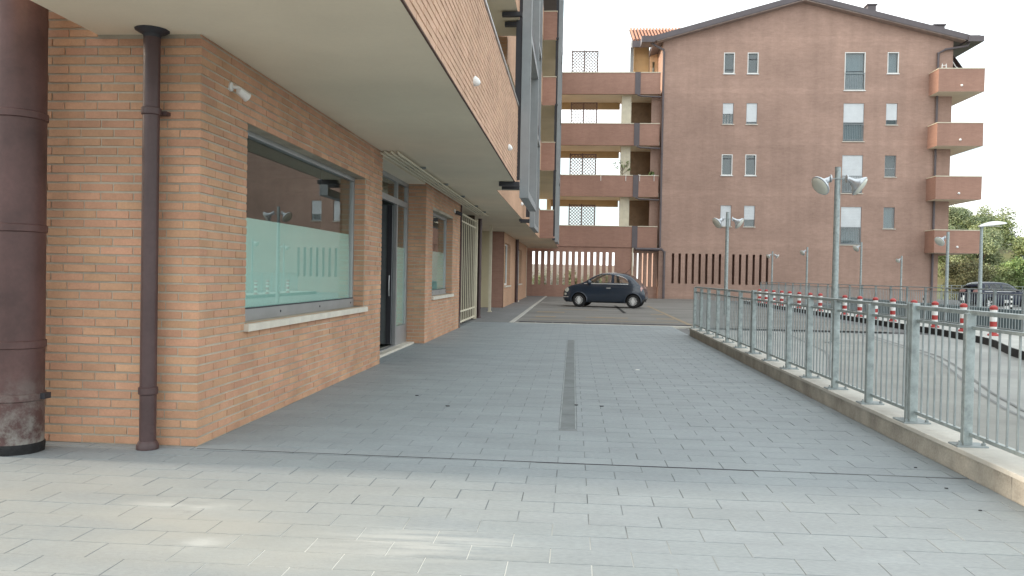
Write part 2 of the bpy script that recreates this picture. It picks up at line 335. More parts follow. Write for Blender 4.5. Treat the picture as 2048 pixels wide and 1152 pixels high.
def link(name, me, parent=None, loc=None, kind=None, org=None):
    o = bpy.data.objects.new(name, me); COL.objects.link(o)
    if parent: o.parent = parent
    if loc is not None: o.location = loc
    if kind: o['kind'] = kind
    ORG[o.name] = Vector(org if org is not None else (loc if loc is not None else (0,0,0)))
    return o
def tag(o, label, cat, group=None):
    o['label'] = label; o['category'] = cat
    if group: o['group'] = group
    return o
def thing(name, label, cat, loc=(0,0,0), group=None):
    return tag(link(name, None, None, Vector(loc), None, loc), label, cat, group)
def structure(name, mb, m, parent=None):
    o = mb.build(name, m, parent)
    if not parent: o['kind'] = 'structure'
    return o
def wall(mb, plane, c, u0, u1, v0, v1, holes=(), depth=.15, sign=-1):
    """flat wall at x=c or y=c with rectangular holes and their reveals; the face looks towards sign"""
    us = sorted({u0,u1,*[min(max(h[i],u0),u1) for h in holes for i in (0,1)]}); vs = sorted({v0,v1,*[min(max(h[i],v0),v1) for h in holes for i in (2,3)]})
    P = (lambda u,v,d=0: (c-sign*d,u,v)) if plane == 'x' else (lambda u,v,d=0: (u,c-sign*d,v))
    for a, b in zip(us, us[1:]):
        for e, g in zip(vs, vs[1:]):
            mu, mv = (a+b)/2, (e+g)/2
            if any(h[0] < mu < h[1] and h[2] < mv < h[3] for h in holes): continue
            mb.quad(P(a,e), P(b,e), P(b,g), P(a,g))
    for h in holes:
        a,b,e,g = h
        mb.quad(P(a,e),P(a,e,depth),P(a,g,depth),P(a,g)); mb.quad(P(b,e),P(b,g),P(b,g,depth),P(b,e,depth))
        mb.quad(P(a,e),P(b,e),P(b,e,depth),P(a,e,depth)); mb.quad(P(a,g),P(a,g,depth),P(b,g,depth),P(b,g))
    return mb
ORD = ['first','second','third','fourth','fifth','sixth','seventh','eighth','ninth','tenth','eleventh','twelfth','thirteenth','fourteenth','fifteenth','sixteenth','seventeenth','eighteenth']

# ================================================================== GROUND
TX0, TX1, TY0, TY1 = 11.15, 16.0, 12.0, 46.5           # the sunken ramp beside the median
g = MB()
for a, b, c, d in ((-400,400,-60,TY0),(-400,TX0,TY0,TY1),(TX1,400,TY0,TY1),(-400,400,TY1,900)):
    g.quad((a,c,-.06),(b,c,-.06),(b,d,-.06),(a,d,-.06))
ground = structure('ground', g, m_asphalt)
g = MB(); g.quad((TX0,TY0,-.5),(TX1,TY0,-.5),(TX1,TY1,-2.4),(TX0,TY1,-2.4))
g.quad((TX0,TY1,-2.6),(TX1,TY1,-2.6),(TX1,TY1,-.06),(TX0,TY1,-.06)); g.quad((TX0,TY0,-2.6),(TX1,TY0,-2.6),(TX1,TY0,-.06),(TX0,TY0,-.06))
structure('sunken_ramp', g, m_tealwall)

# paving tiles
TW, TH, GAP = .378, .1935, .004
JY = 5.50
DRX0, DRX1, DRY0, DRY1 = -.092, .055, 6.77, 16.2
tiles = []
def clip_add(x0, x1, y0, y1):
    if x1-x0 < .03 or y1-y0 < .03: return
    if x1 > DRX0 and x0 < DRX1 and y1 > DRY0 and y0 < DRY1:
        if y0 >= DRY0-.1 and y1 <= DRY1+.1:
            clip_add(x0, DRX0-.004, y0, y1) if x0 < DRX0 else None
            clip_add(DRX1+.004, x1, y0, y1) if x1 > DRX1 else None
            return
    tiles.append((x0, x1, y0, y1))
def lay(xa, xb, ya, yb, ysnap):
    r0 = math.floor((ya-ysnap)/TH)
    for r in range(r0, int((yb-ysnap)/TH)+2):
        y0 = max(ya, ysnap+r*TH); y1 = min(yb, ysnap+(r+1)*TH)
        if y1-y0 < .03: continue
        off = (r % 2)*TW/2-.08
        k = math.floor((xa-off)/TW)
        while off+k*TW < xb:
            clip_add(max(xa, off+k*TW)+GAP/2, min(xb, off+(k+1)*TW)-GAP/2, y0+GAP*.25, y1-GAP*.25); k += 1
lay(-7.6, 2.66, .6, JY-.01, 3.58)
lay(-2.72, 2.66, JY+.012, 21.55, JY+.012)
lay(-7.6, -2.72, JY-.008, 5.6, JY)
lay(-3.3, -2.72, 11.1, 14.5, JY+.012)
def tile_score(t):
    q = project((t[0]+t[1])/2, (t[2]+t[3])/2, 0)
    if not q or not (-60 < q[0] < 2108 and 0 < q[1] < 1190): return 0
    return (t[1]-t[0])*(t[3]-t[2])/q[2]**3
g = MB(); g.quad((-7.6,.6,-.0028),(2.66,.6,-.0028),(2.66,JY+.01,-.0028),(-7.6,JY+.01,-.0028)); g.quad((-7.6,JY+.01,-.0032),(-2.6,JY+.01,-.0032),(-2.6,5.7,-.0032),(-7.6,5.7,-.0032)); g.quad((-3.3,11,-.0032),(-2.6,11,-.0032),(-2.6,14.6,-.0032),(-3.3,14.6,-.0032)); g.quad((-2.9,JY+.01,-.0028),(2.66,JY+.01,-.0028),(2.66,21.6,-.0028),(-2.9,21.6,-.0028))
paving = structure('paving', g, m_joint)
tiles.sort(key=tile_score, reverse=True)
def tile_mb(mb, x0, x1, y0, y1, z=0.0):
    c = .0013; dz = random.uniform(-.0008, .0008)
    return mb.add([(x0,y0,-.008),(x1,y0,-.008),(x1,y1,-.008),(x0,y1,-.008),(x0+c,y0+c,dz),(x1-c,y0+c,dz),(x1-c,y1-c,dz),(x0+c,y1-c,dz)],
                  [(4,5,6,7),(0,1,5,4),(1,2,6,5),(2,3,7,6),(3,0,4,7)])
full_tile = None
for t in tiles[:300]:
    cx, cy = (t[0]+t[1])/2, (t[2]+t[3])/2; w, h = t[1]-t[0], t[3]-t[2]
    if abs(w-(TW-GAP)) < 1e-4 and abs(h-(TH-GAP*.5)) < 1e-4:
        if full_tile is None:
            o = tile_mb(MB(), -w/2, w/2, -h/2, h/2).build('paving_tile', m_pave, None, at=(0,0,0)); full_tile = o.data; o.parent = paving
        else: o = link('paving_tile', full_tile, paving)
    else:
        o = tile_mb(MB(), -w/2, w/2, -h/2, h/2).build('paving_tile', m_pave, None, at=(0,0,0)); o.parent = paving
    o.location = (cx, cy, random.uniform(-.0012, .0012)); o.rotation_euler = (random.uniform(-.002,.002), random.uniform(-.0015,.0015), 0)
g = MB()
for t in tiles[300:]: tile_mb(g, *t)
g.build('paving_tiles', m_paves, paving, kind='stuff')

MB().prism([(-2.69,5.545),(2.65,5.478),(2.65,5.486),(-2.69,5.553)], 'z', -.007, .0012).build('expansion_joint', m_dark, paving)
# drain channel with its covers
dr = thing('drain_channel', 'long narrow drain channel with grey covers set in the tiled floor', 'drain', (-.015, DRY0, 0))
g = MB(); g.box(DRX0-.004, DRX1+.004, DRY0, DRY1, -.06, -.02); g.build('channel', m_dark, dr)
for x0, x1 in ((DRX0+.001, DRX0+.011), (DRX1-.011, DRX1-.001)):
    MB().box(x0, x1, DRY0+.002, DRY1-.002, -.02, -.001).build('edge_rail', m_galv2, dr)
m_cover = mat('drain_cover', (.165, .185, .19), rough=.6, var=.16, scale=2.5, fine=.12, fscale=30, bump=.2, bscale=70)
ys = [DRY0+.006, 7.45, 8.05, 9.3, 10.55, 11.8, 13.1, 14.6, DRY1-.006]
for i, (a, b) in enumerate(zip(ys, ys[1:])):
    MB().box(DRX0+.013, DRX1-.013, a+.004, b-.004, -.02, -.002+.001*(i % 2)).build('cover', m_cover, dr)

# kerb strip under the railing
g = MB(); g.box(2.66, 2.68, -2, 18.3, -.02, .15); 
kerb = thing('railing_kerb', 'low pale stone kerb running under the galvanised railing', 'kerb', (2.8, 8, 0))
yy = -1.0
i = 0
while yy < 18.25:
    y1 = min(yy+1.2, 18.3)
    MB().box(2.665, 3.02, yy+.002, y1-.002, -.03, .145).build('kerb_stone', m_kerbside, kerb)
    MB().cbox(2.645, 3.04, yy+.002, y1-.002, .145, .175, .004).build('coping_slab', m_kerbtop, kerb)
    yy = y1; i += 1
# floor litter: crumbs of mortar and dry leaf bits
for i, (x, y, s) in enumerate(((2.42,5.75,.014),(2.38,5.2,.012),(.31,7.98,.018),(.06,8.0,.02),(2.35,4.72,.012),(.92,11.2,.03),(-1.62,8.3,.02),(-1.2,7.7,.02))):
    pts = [(s*random.uniform(.7,1.3)*math.cos(a), s*.6*random.uniform(.6,1.2)*math.sin(a)) for a in [k*2*PI/7 for k in range(7)]]
    g = MB().prism([(x+a, y+b) for a, b in pts], 'z', .002, .002+s*.35)
    o = g.build('debris_crumb', m_bwhite if i == 5 else m_dark, None, at=(x,y,0))
    tag(o, ['dark crumb of grit near the railing kerb beyond the joint','dark crumb of grit by the railing kerb on the near tiles','dark leaf scrap right of the drain channel','dark leaf scrap lying on the edge of the drain channel','smallest dark crumb of grit closest to the near kerb corner','white scrap of paper on the tiles by the railing','dark leaf scrap on tiles left of the drain channel','dark leaf scrap by the big shop window wall'][i], 'debris', 'litter on the paving')

# ---- other ground sheets
g = MB(); g.box(-6, -1.72, 21.55, 50.2, -.055, -.004)
side = structure('sidewalk', g, brickmat('grey_sidewalk_tile', (.235,.235,.235), (.215,.215,.215), (.17,.17,.17), .378, .1935, .006, .12, horiz=True))
g = MB(); g.box(-1.72, -1.60, 21.6, 50.2, -.058, .004); structure('sidewalk_kerb', g, m_wline)
g = MB(); g.quad((-1.6,21.6,-.016),(8.5,21.6,-.016),(8.5,50.2,-.016),(-1.6,50.2,-.016)); structure('parking_lot', g, m_asphalt2)
g = MB(); g.box(-1.55, 3.3, 21.58, 21.85, -.058, -.003); structure('concrete_edging', g, m_kerbtop)
gr = thing('gutter_grate', 'dark steel gutter grate across the edge of the parking lot', 'drain', (.9, 22.2, -.05))
for k in range(10):
    x0 = -1.5+k*.48
    g = MB()
    for q in range(3): g.box(x0+.01, x0+.47, 21.95+q*.2, 22.07+q*.2, -.03, -.006)
    g.box(x0+.01, x0+.03, 21.93, 22.5, -.03, -.008); g.build('grate_section', m_dark, gr)
def strip(name, pts, m, z=-.011):
    g = MB(); g.quad(*[(x,y,z) for x,y in pts]); return structure(name, g, m)
strip('parking_line', [(3.22,22.4),(3.36,22.4),(3.50,37),(3.38,37)], m_yline)
strip('parking_line', [(-1.5,38.2),(-.4,37.9),(-.4,38.2),(-1.5,38.6)], m_wline)
for x0, x1, y0, y1 in ((-1.3,-.3,28.3,29.0),(-1.2,-.55,25.1,25.7),(.4,1.75,25.3,25.75),(2.75,3.2,28.2,28.8),(2.65,3.2,25.3,25.8),(-1.3,3.1,23.6,23.8),(-.6,1.0,31.0,31.3)):
    strip('hatch_mark', [(x0,y0),(x1,y0),(x1+.05,y1),(x0+.05,y1)], m_yline)
strip('asphalt_patch', [(1.84,29.0),(1.96,29.0),(2.0,36.5),(1.88,36.5)], m_tar, -.010)
strip('forecourt_line', [(4.2,49.9),(8.4,49.9),(8.4,50.15),(4.2,50.15)], m_kerbtop, -.009)
# road between the railing and the median
g = MB(); g.quad((3.03,-1,-.05),(9.3,-1,-.05),(9.3,21.3,-.05),(3.03,21.3,-.05)); structure('road', g, m_concrete)
m_band = mat('grey_concrete_band', (.295, .295, .275), rough=.9, var=.12, scale=.6, fine=.08, fscale=25)
def curve_x(y, pts):
    for (ya, xa), (yb, xb) in zip(pts, pts[1:]):
        if ya <= y <= yb:
            t = (y-ya)/(yb-ya); t = t*t*(3-2*t)*.4+t*.6; return xa+(xb-xa)*t
    return pts[-1][1] if y > pts[-1][0] else pts[0][1]
lane = [(1,2.2),(8.1,4.6),(15.9,6.8),(21.3,7.4)]
def ribbon(name, off0, off1, m, z, y0=3.0, y1=21.2):
    g = MB(); ys = [y0+(y1-y0)*i/14 for i in range(15)]
    for a, b in zip(ys, ys[1:]):
        g.quad((max(3.04,curve_x(a,lane)+off0),a,z),(max(3.04,curve_x(a,lane)+off1),a,z),(max(3.04,curve_x(b,lane)+off1),b,z),(max(3.04,curve_x(b,lane)+off0),b,z))
    return structure(name, g, m)
ribbon('road_band', -1.9, -.12, m_band, -.046, 4.0)
m_groove = mat('road_groove', (.22,.225,.22), rough=.9)
ribbon('road_gutter', -.12, -.07, m_groove, -.042, 4.0)
ribbon('road_gutter', .05, .09, m_groove, -.042, 4.0)
ribbon('road_gutter', -1.95, -1.9, m_groove, -.042, 8.2)
strip('road_joint', [(3.05,21.3),(9.3,21.3),(9.3,21.6),(3.05,21.6)], m_dark, -.048)
strip('road_joint', [(3.05,21.85),(9.3,21.85),(9.3,22.0),(3.05,22.0)], m_dark, -.048)
# median
kx = [(8,5.2),(12,6.9),(15,8.1),(18.5,9.2),(21.5,9.5),(46.5,9.5)]
g = MB(); ks = MB(); n = 40
ys = [8+(46.5-8)*i/n for i in range(n+1)]
for a, b in zip(ys, ys[1:]):
    xa, xb = curve_x(a,kx), curve_x(b,kx)
    g.quad((xa,a,.10),(11.12,a,.10),(11.12,b,.10),(xb,b,.10))
    g.quad((11.12,a,.10),(11.12,a,-2.6),(11.12,b,-2.6),(11.12,b,.10))
    ks.quad((xa-.004,a,-.06),(xa-.004,a,.101),(xb-.004,b,.101),(xb-.004,b,-.06)); ks.quad((xa-.004,a,.103),(xa+.03,a,.103),(xb+.03,b,.103),(xb-.004,b,.103))
med = structure('median_pavement', g, mat('pale_median', (.50,.50,.47), rough=.9, var=.12, scale=.8, fine=.06))
ks.build('kerb_face', m_black, med)
g = MB(); g.box(TX1, TX1+.35, TY0, TY1+4, -2.6, .36)
tag(g.build('retaining_wall', m_tealwall, None, at=(16,30,-2.4)), 'blue grey retaining wall along the sunken ramp behind the second railing', 'wall')
g = MB(); g.quad((16.4,20,-.05),(60,20,-.05),(60,46,-.05),(16.4,46,-.05)); structure('far_pavement', g, m_concrete)

# ================================================================== LEFT BUILDING
WX = -2.72
bld = thing('apartment_building', 'orange brick apartment building with ground floor shop windows and overhanging balconies', 'building', (WX, 5.6, 0))
LB, PH, MORT, HEAD = .252, .0662, .0115, .005
bricks = []     # (plane, const, sign, u0, u1, z0, z1, row)
def bricklay(plane, c, sign, u0, u1, z0, z1, holes=()):
    r = 0; z = z0
    while z < z1-.008:
        zt = min(z+PH-MORT, z1)
        off = (r % 2)*(LB/2)+(.03 if r % 3 == 1 else 0)
        u = u0-off if off else u0
        while u < u1-.02:
            a, b = max(u, u0), min(u+LB-HEAD, u1)
            if u1-(u+LB) < .06: b = u1
            if u1-a < .06 and a > u0: u += LB; continue
            if b-a < .06 and b < u1: u += LB; continue
            segs = [(a, b)]
            for h in holes:
                if zt > h[2]+.004 and z < h[3]-.004:
                    ns = []
                    for p, q in segs:
                        if q <= h[0] or p >= h[1]: ns.append((p, q))
                        else:
                            if p < h[0]: ns.append((p, h[0]))
                            if q > h[1]: ns.append((h[1], q))
                    segs = ns
            for p, q in segs:
                if q-p > .025: bricks.append((plane, c, sign, p, q, z, zt, r))
            u += LB
        z += PH; r += 1
win1 = (6.43, 10.2, .85, 2.52); win2 = (15.2, 17.75, .85, 2.53)
bw = MB()
wall(bw, 'x', WX, 5.6, 11.1, -.02, 3.0, [win1], .30, 1)
wall(bw, 'y', 5.6, -8, -3.5, -.02, 9.0, [], .1, -1); wall(bw, 'y', 5.6, -3.5, WX, -.02, 3.0, [], .1, -1)
wall(bw, 'y', 11.1, -3.6, WX, -.02, 3.0, [], .1, 1)
bw2 = MB(); wall(bw2, 'x', WX, 14.5, 18.9, -.02, 3.0, [win2], .30, 1); wall(bw2, 'y', 14.5, -3.4, WX, -.02, 3.0, [], .1, -1); wall(bw2, 'y', 18.9, -6, WX, -.02, 3.0, [], .1, 1)
brick_wall2 = bw2.build('brick_wall', m_mortar, bld)
brick_wall = bw.build('brick_wall', m_mortar, bld)
bricklay('x', WX, 1, 5.6-.006, 11.1, 0.004, 3.0, [win1])
bricklay('x', WX, 1, 14.5-.006, 18.9, 0.004, 3.0, [win2])
bricklay('y', 5.6, -1, -4.6, WX+.006, 0.004, 4.2, [(-3.5, WX+.1, 3.0, 4.4)])
bricklay('y', 14.5, -1, -3.3, WX, 0.004, 3.0)
bricklay('y', 10.2, -1, WX-.145, WX-.002, .86, 2.52)        # far reveal of the big window
bricklay('y', 17.75, -1, WX-.145, WX-.002, .86, 2.53)
wall_bricks = list(bricks); bricks = []
# balcony parapet of the near bay
P1X, P1Z, P1Y0, P1Y1 = -1.10, 4.50, 3.6, 16.0
bricklay('x', P1X, 1, P1Y0, P1Y1, 3.012, P1Z-.03)
par_bricks = list(bricks)
PROUD = .0065
def brick_mb(mb, u0, u1, z0, z1, plane, c, sign, jit=True):
    e = .0035; d = PROUD+(random.uniform(-.0025,.002) if jit else 0)
    P = (lambda u,z,k: (c+sign*k,u,z)) if plane == 'x' else (lambda u,z,k: (u,c+sign*k,z))
    vs = [P(u0,z0,-.004),P(u1,z0,-.004),P(u1,z1,-.004),P(u0,z1,-.004),P(u0+e,z0+e,d),P(u1-e,z0+e,d),P(u1-e,z1-e,d),P(u0+e,z1-e,d)]
    fs = [(4,5,6,7),(0,1,5,4),(1,2,6,5),(2,3,7,6),(3,0,4,7)]
    if (plane == 'x') != (sign > 0): fs = [tuple(reversed(q)) for q in fs]
    return mb.add(vs, fs)
def bscore(b):
    u, z = (b[3]+b[4])/2, (b[5]+b[6])/2
    q = project(b[1],u,z) if b[0] == 'x' else project(u,b[1],z)
    if not q or not (-10 < q[0] < 2058 and -10 < q[1] < 1160): return 0
    if b[0] == 'y' and b[3] < -4.05: return 0
    k = abs(b[1])/math.hypot(b[1],u) if b[0] == 'x' else 1
    return (b[4]-b[3])*(b[6]-b[5])*k/q[2]**2
wall_bricks.sort(key=bscore, reverse=True)
shared = {}
for b in wall_bricks[:300]:
    plane, c, sign, u0, u1, z0, z1, r = b; w, h = u1-u0, z1-z0; key = (plane, sign, round(w,3), round(h,3))
    if key not in shared:
        o = brick_mb(MB(), -w/2, w/2, -h/2, h/2, plane, 0, sign, False).build('brick', m_brick, None, at=(0,0,0)); shared[key] = o.data; o.parent = brick_wall
    else: o = link('brick', shared[key], brick_wall)
    jit = random.uniform(-.0022, .0016)*sign
    loc = Vector((c+jit,(u0+u1)/2,(z0+z1)/2)) if plane == 'x' else Vector(((u0+u1)/2,c+jit,(z0+z1)/2))
    o.location = loc-ORG[brick_wall.name]
    a = random.uniform(-.006, .006); o.rotation_euler = (a,0,0) if plane == 'x' else (0,a,0)
g = MB(); g2 = MB()
for b in wall_bricks[300:]: brick_mb(g2 if (b[3] if b[0] == 'x' else b[1]) > 13 else g, b[3], b[4], b[5], b[6], b[0], b[1], b[2])
g.build('brickwork', m_bricks, brick_wall, kind='stuff'); g2.build('brickwork', m_bricks, brick_wall2, kind='stuff')

# soffit and floor slabs
g = MB(); g.box(-3.5, P1X-.006, P1Y0+.01, P1Y1, 3.0, 3.24); g.build('soffit', m_soffit, bld)
g = MB(); g.box(-6, -1.58, P1Y1, 50.2, 3.004, 3.24); g.box(-1.58, -.97, 36.53, 49.9, 3.003, 3.24); g.build('soffit', m_soffit, bld)
# near bay parapet
g = MB(); g.box(P1X-.2, P1X, P1Y0, P1Y1, 3.006, P1Z-.03); par = g.build('balcony_parapet', m_mortarP, bld)
g = MB()
for b in par_bricks: brick_mb(g, b[3], b[4], b[5], b[6], b[0], b[1], b[2])
g.build('brickwork', m_bricksP, par, kind='stuff')
MB().box(P1X-.23, P1X+.025, P1Y0-.02, P1Y1+.02, P1Z-.03, P1Z+.01).build('coping', m_alu, par)
MB().box(P1X-.008, P1X+.009, P1Y0, P1Y1, 2.998, 3.011).build('drip_edge', m_trellis, par)
g = MB(); g.box(-3.52, P1X-.201, P1Y0-.01, P1Y0+.2, 3.244, P1Z-.03); g.box(-3.53, -3.3, P1Y0+.2, 5.59, 3.244, P1Z-.03); g.build('balcony_parapet', m_brickfar, bld)
# upper storeys
ZS = [6.10, 9.08, 12.06]
ROOF = 15.1
for z in ZS:
    g = MB(); g.box(-3.5, P1X-.004, P1Y0+.2, P1Y1, z, z+.24); g.box(WX-.05, -1.58, P1Y1, 50.2, z+.002, z+.24); g.box(-1.58, -.97, 36.53, 49.9, z+.001, z+.24); g.build('floor_slab', m_soffit, bld)
    p = MB().box(P1X-.2, P1X, P1Y0, P1Y1, z+.006, z+1.3).build('balcony_parapet', m_brickfar, bld)
    MB().box(P1X-.23, P1X+.02, P1Y0, P1Y1, z+1.3, z+1.33).build('coping', m_alu, p)
for z in [3.0]+ZS:
    p = MB().box(-1.77, -1.57, P1Y1+.02, 36.5, z+.006, z+1.28).build('balcony_parapet', m_brickfar, bld)
    MB().box(-1.80, -1.55, P1Y1+.02, 36.5, z+1.28, z+1.31).build('coping', m_alu, p)
    p = MB().box(-1.57, -.95, 36.5, 36.7, z+.006, z+1.28).box(-1.15, -.95, 36.7, 49.9, z+.006, z+1.28).build('balcony_parapet', m_parapet, bld)
    MB().box(-1.56, -.93, 36.47, 36.72, z+1.28, z+1.315).box(-1.17, -.93, 36.72, 49.9, z+1.28, z+1.315).build('coping', m_creamp, p)
# upper facade behind the balconies, divider walls, roof
g = MB(); wall(g, 'x', WX, 5.6, 50.2, 3.1, ROOF, [(a, a+1.6, z, z+2.3) for z in [3.25]+[q+.25 for q in ZS] for a in (8.0,12.5,19,23,28,32,40,44)], .2, 1)
g.build('upper_wall', m_cream, bld)
g = MB()
for z in [3.25]+[q+.25 for q in ZS]:
    for a in (8.0,12.5,19,23,28,32,40,44): g.box(WX-.24, WX-.18, a, a+1.6, z, z+2.3)
g.build('shutter_panels', mat('slate_shutter', (.16,.19,.21), rough=.6), bld, kind='stuff')
for z in [3.24]+[q+.24 for q in ZS]:
    MB().box(WX, -1.80, 16.05, 16.25, z, z+2.6).build('divider_wall', m_cream, bld)
    MB().box(-1.80, -1.42, 16.04, 16.26, z+1.0, z+2.86).build('divider_end', m_brickfar, bld)
    MB().box(WX, -1.8, 36.1, 36.3, z, z+2.84).build('divider_wall', m_cream, bld)
g = MB(); g.box(-14, WX-.32, 5.9, 50.2, 3.3, ROOF); g.build('rear_mass', m_brickfar, bld)
g = MB(); g.box(-14.5, -.9, 3.4, 50.0, ROOF, ROOF+.35); g.build('roof', m_roofmetal, bld)
# shop rooms behind the glass
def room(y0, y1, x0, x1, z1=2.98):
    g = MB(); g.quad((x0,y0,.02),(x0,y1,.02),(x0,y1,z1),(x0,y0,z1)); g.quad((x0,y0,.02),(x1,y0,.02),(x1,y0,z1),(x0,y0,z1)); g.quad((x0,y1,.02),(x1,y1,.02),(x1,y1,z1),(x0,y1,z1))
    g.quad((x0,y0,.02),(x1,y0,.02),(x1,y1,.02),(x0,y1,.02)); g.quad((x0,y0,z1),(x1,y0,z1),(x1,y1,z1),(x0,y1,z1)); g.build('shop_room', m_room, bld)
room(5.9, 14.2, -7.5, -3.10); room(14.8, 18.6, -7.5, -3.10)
def shop_window(w, film_top, tear=False):
    y0, y1, z0, z1 = w; gx = WX-.16
    fr = MB()
    fr.box(gx-.03, gx+.03, y0, y0+.045, z0, z1); fr.box(gx-.03, gx+.022, y1-.05, y1, z0, z1)
    fr.box(gx-.03, gx+.03, y0+.045, y1-.05, z1-.045, z1); fr.box(gx-.03, gx+.04, y0+.045, y1-.05, z0+.002, z0+.105)
    o = fr.build('shop_window', m_alu, bld)
    MB().box(gx-.012, gx-.004, y0+.045, y1-.05, z0+.105, z1-.045).build('pane', m_pane, o)
    MB().quad((gx-.02,y0+.045,z0+.105),(gx-.02,y1-.06,z0+.105),(gx-.02,y1-.075,film_top-.25),(gx-.02,y1-.11,film_top+.012),(gx-.02,(y0+y1)/2,film_top+.006),(gx-.02,y0+.045,film_top-.01)).build('frosted_film', m_film, o)
    MB().box(gx+.028, gx+.034, y0+.05, y1-.055, z0+.105, z0+.118).build('gasket', m_dark, o)
    for k in (.30, .62, .95):
        MB().lathe([(.012,0),(.012,.004)], (gx+.04, y0+(y1-y0)*k, z0+.055), (1,0,0), 8).build('drain_cap', m_dark, o)
    MB().cbox(gx+.02, WX+.05, y0-.03, y1+.04, z0-.062, z0-.001, .004).build('sill', m_stone, o)
shop_window(win1, 1.77); shop_window(win2, 1.75)
# door recess
dx = -3.08
g = MB(); g.box(dx-.03, dx+.03, 11.12, 11.18, .03, 2.93); g.box(dx-.03, dx+.03, 13.55, 13.62, .03, 2.93); g.box(dx-.03, dx+.03, 14.38, 14.48, .03, 2.93)
g.box(dx-.032, dx+.032, 11.18, 14.38, 2.48, 2.58); g.box(dx-.032, dx+.032, 11.18, 14.38, 2.86, 2.93); g.box(dx-.032, dx+.032, 13.62, 14.38, .03, .36); g.box(dx-.028, dx+.05, 11.18, 13.55, .03, .05)
door = g.build('shop_door', m_alu, bld)
MB().box(dx-.005, dx+.002, 13.62, 14.38, .36, 2.48).build('pane', m_pane, door)
MB().quad((dx-.012,13.63,.37),(dx-.012,14.37,.37),(dx-.012,14.37,1.75),(dx-.012,13.63,1.75)).build('frosted_film', m_film, door)
MB().box(dx-.005, dx+.002, 11.18, 13.55, 2.58, 2.86).box(dx-.005, dx+.002, 13.62, 14.38, 2.58, 2.86).build('pane', m_pane, door)
lf = MB(); lf.box(dx-.85, dx-.02, 13.43, 13.48, .07, 2.46); leaf = lf.build('door_leaf', mat('dark_door_frame', (.13,.145,.15), rough=.45), door)
MB().box(dx-.10, dx-.02, 13.41, 13.43, .08, 2.45).box(dx-.80, dx-.72, 13.41, 13.43, .08, 2.45).build('leaf_stile', m_dark, door)
MB().tube([(dx-.05,13.38,.9),(dx-.05,13.36,1.0),(dx-.05,13.36,1.15),(dx-.05,13.38,1.25)], .012, 6).build('handle', m_alu, door)
MB().cbox(dx-.1, -2.90, 11.12, 14.49, -.005, .035, .004).build('threshold', m_stone, door)
MB().box(dx-.05, WX-.02, 11.12, 14.49, 2.935, 2.995).build('recess_ceiling', m_soffit, door)
# entry recess behind the gate and the far wall
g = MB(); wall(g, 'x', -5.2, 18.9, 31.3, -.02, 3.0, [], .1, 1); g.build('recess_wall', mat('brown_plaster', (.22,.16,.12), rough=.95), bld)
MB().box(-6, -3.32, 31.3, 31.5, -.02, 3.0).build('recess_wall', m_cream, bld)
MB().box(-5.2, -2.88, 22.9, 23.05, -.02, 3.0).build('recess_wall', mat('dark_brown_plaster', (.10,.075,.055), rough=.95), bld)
MB().box(-3.32, WX-.03, 31.302, 31.5, -.02, 3.0).build('recess_wall', m_parapet, bld)
wa, wb = (31.9, 34.7, .85, 2.6), (39.6, 42.3, .85, 2.6)
g = MB(); wall(g, 'x', WX-.03, 31.3, 46.8, -.02, 3.0, [wa, wb], .25, 1); wall(g, 'y', 46.8, -6, WX-.03, -.02, 3.0, [], .1, 1); wall(g, 'x', -4.5, 46.8, 50.3, -.02, 3, [], .1, 1); g.build('far_wall', m_brickfar, bld)
for w in (wa, wb):
    y0, y1, z0, z1 = w; gx = WX-.2
    o = MB().box(gx-.03, gx+.03, y0, y0+.06, z0, z1).box(gx-.03, gx+.03, y1-.06, y1, z0, z1).box(gx-.03, gx+.03, y0+.06, y1-.06, z1-.06, z1).box(gx-.03, gx+.03, y0+.06, y1-.06, z0, z0+.08).build('shop_window', m_white, bld)
    MB().box(gx-.01, gx, y0+.06, y1-.06, z0+.08, z1-.06).build('pane', m_wpane, o)
    MB().box(gx-.12, gx-.1, y0, y1, z0, z1).build('blind', m_film, o)
    MB().box(gx+.03, WX+.03, y0-.04, y1+.04, z0-.06, z0-.002).build('sill', m_stone, o)
MB().box(-4.5, -2.62, 38.6, 39.0, -.01, .06).build('door_step', m_stone, bld)

# ---- things fixed to the left building
def downpipe(name, label, pts, r, m, collars=(), n=14, foot=None, top=None):
    t = thing(name, label, 'downpipe', (pts[0][0], pts[0][1], min(p[2] for p in pts)))
    MB().tube(pts, r, n).build('pipe', m, t, True)
    x, y = pts[0][0], pts[0][1]
    for z in collars: MB().lathe([(r+.002,-.028),(r+.010,-.022),(r+.010,.022),(r+.002,.028)], (x,y,z), n=n).build('collar', m, t, True)
    if foot: MB().lathe([(r*1.35,0),(r*1.35,.03),(r*1.15,.05),(r*1.02,.06)], (x,y,0), n=n).build('foot', foot, t, True)
    if top: MB().lathe([(r*1.02,0),(r*1.1,.02),(r*2.0,.05),(r*2.05,.055)], (x,y,top-.057), n=n).build('flange', m_dark, t, True)
    return t
d1 = downpipe('downpipe', 'slim brown downpipe with round ceiling flange beside the brick corner', [(-3.03,5.49,.0),(-3.03,5.49,2.95)], .058, m_pipe, (.42, 2.42), foot=m_pipe, top=3.0)
MB().box(-3.12, -2.94, 5.53, 5.61, 2.405, 2.43).build('bracket', m_pipe, d1)
d2 = downpipe('large_pipe', 'thick worn brown pipe with collars at the left edge', [(-3.875,5.28,.0),(-3.875,5.28,4.4)], .175, m_pipebig, (.39, .755, 1.56, 2.34, 3.2), n=28)
MB().lathe([(.178,0),(.182,.05),(.180,.062),(.177,.07)], (-3.875,5.28,.0), n=28).build('tar_collar', m_tar, d2, True)
MB().box(-3.72, -3.66, 5.27, 5.34, .372, .412).build('bracket', m_dark, d2)
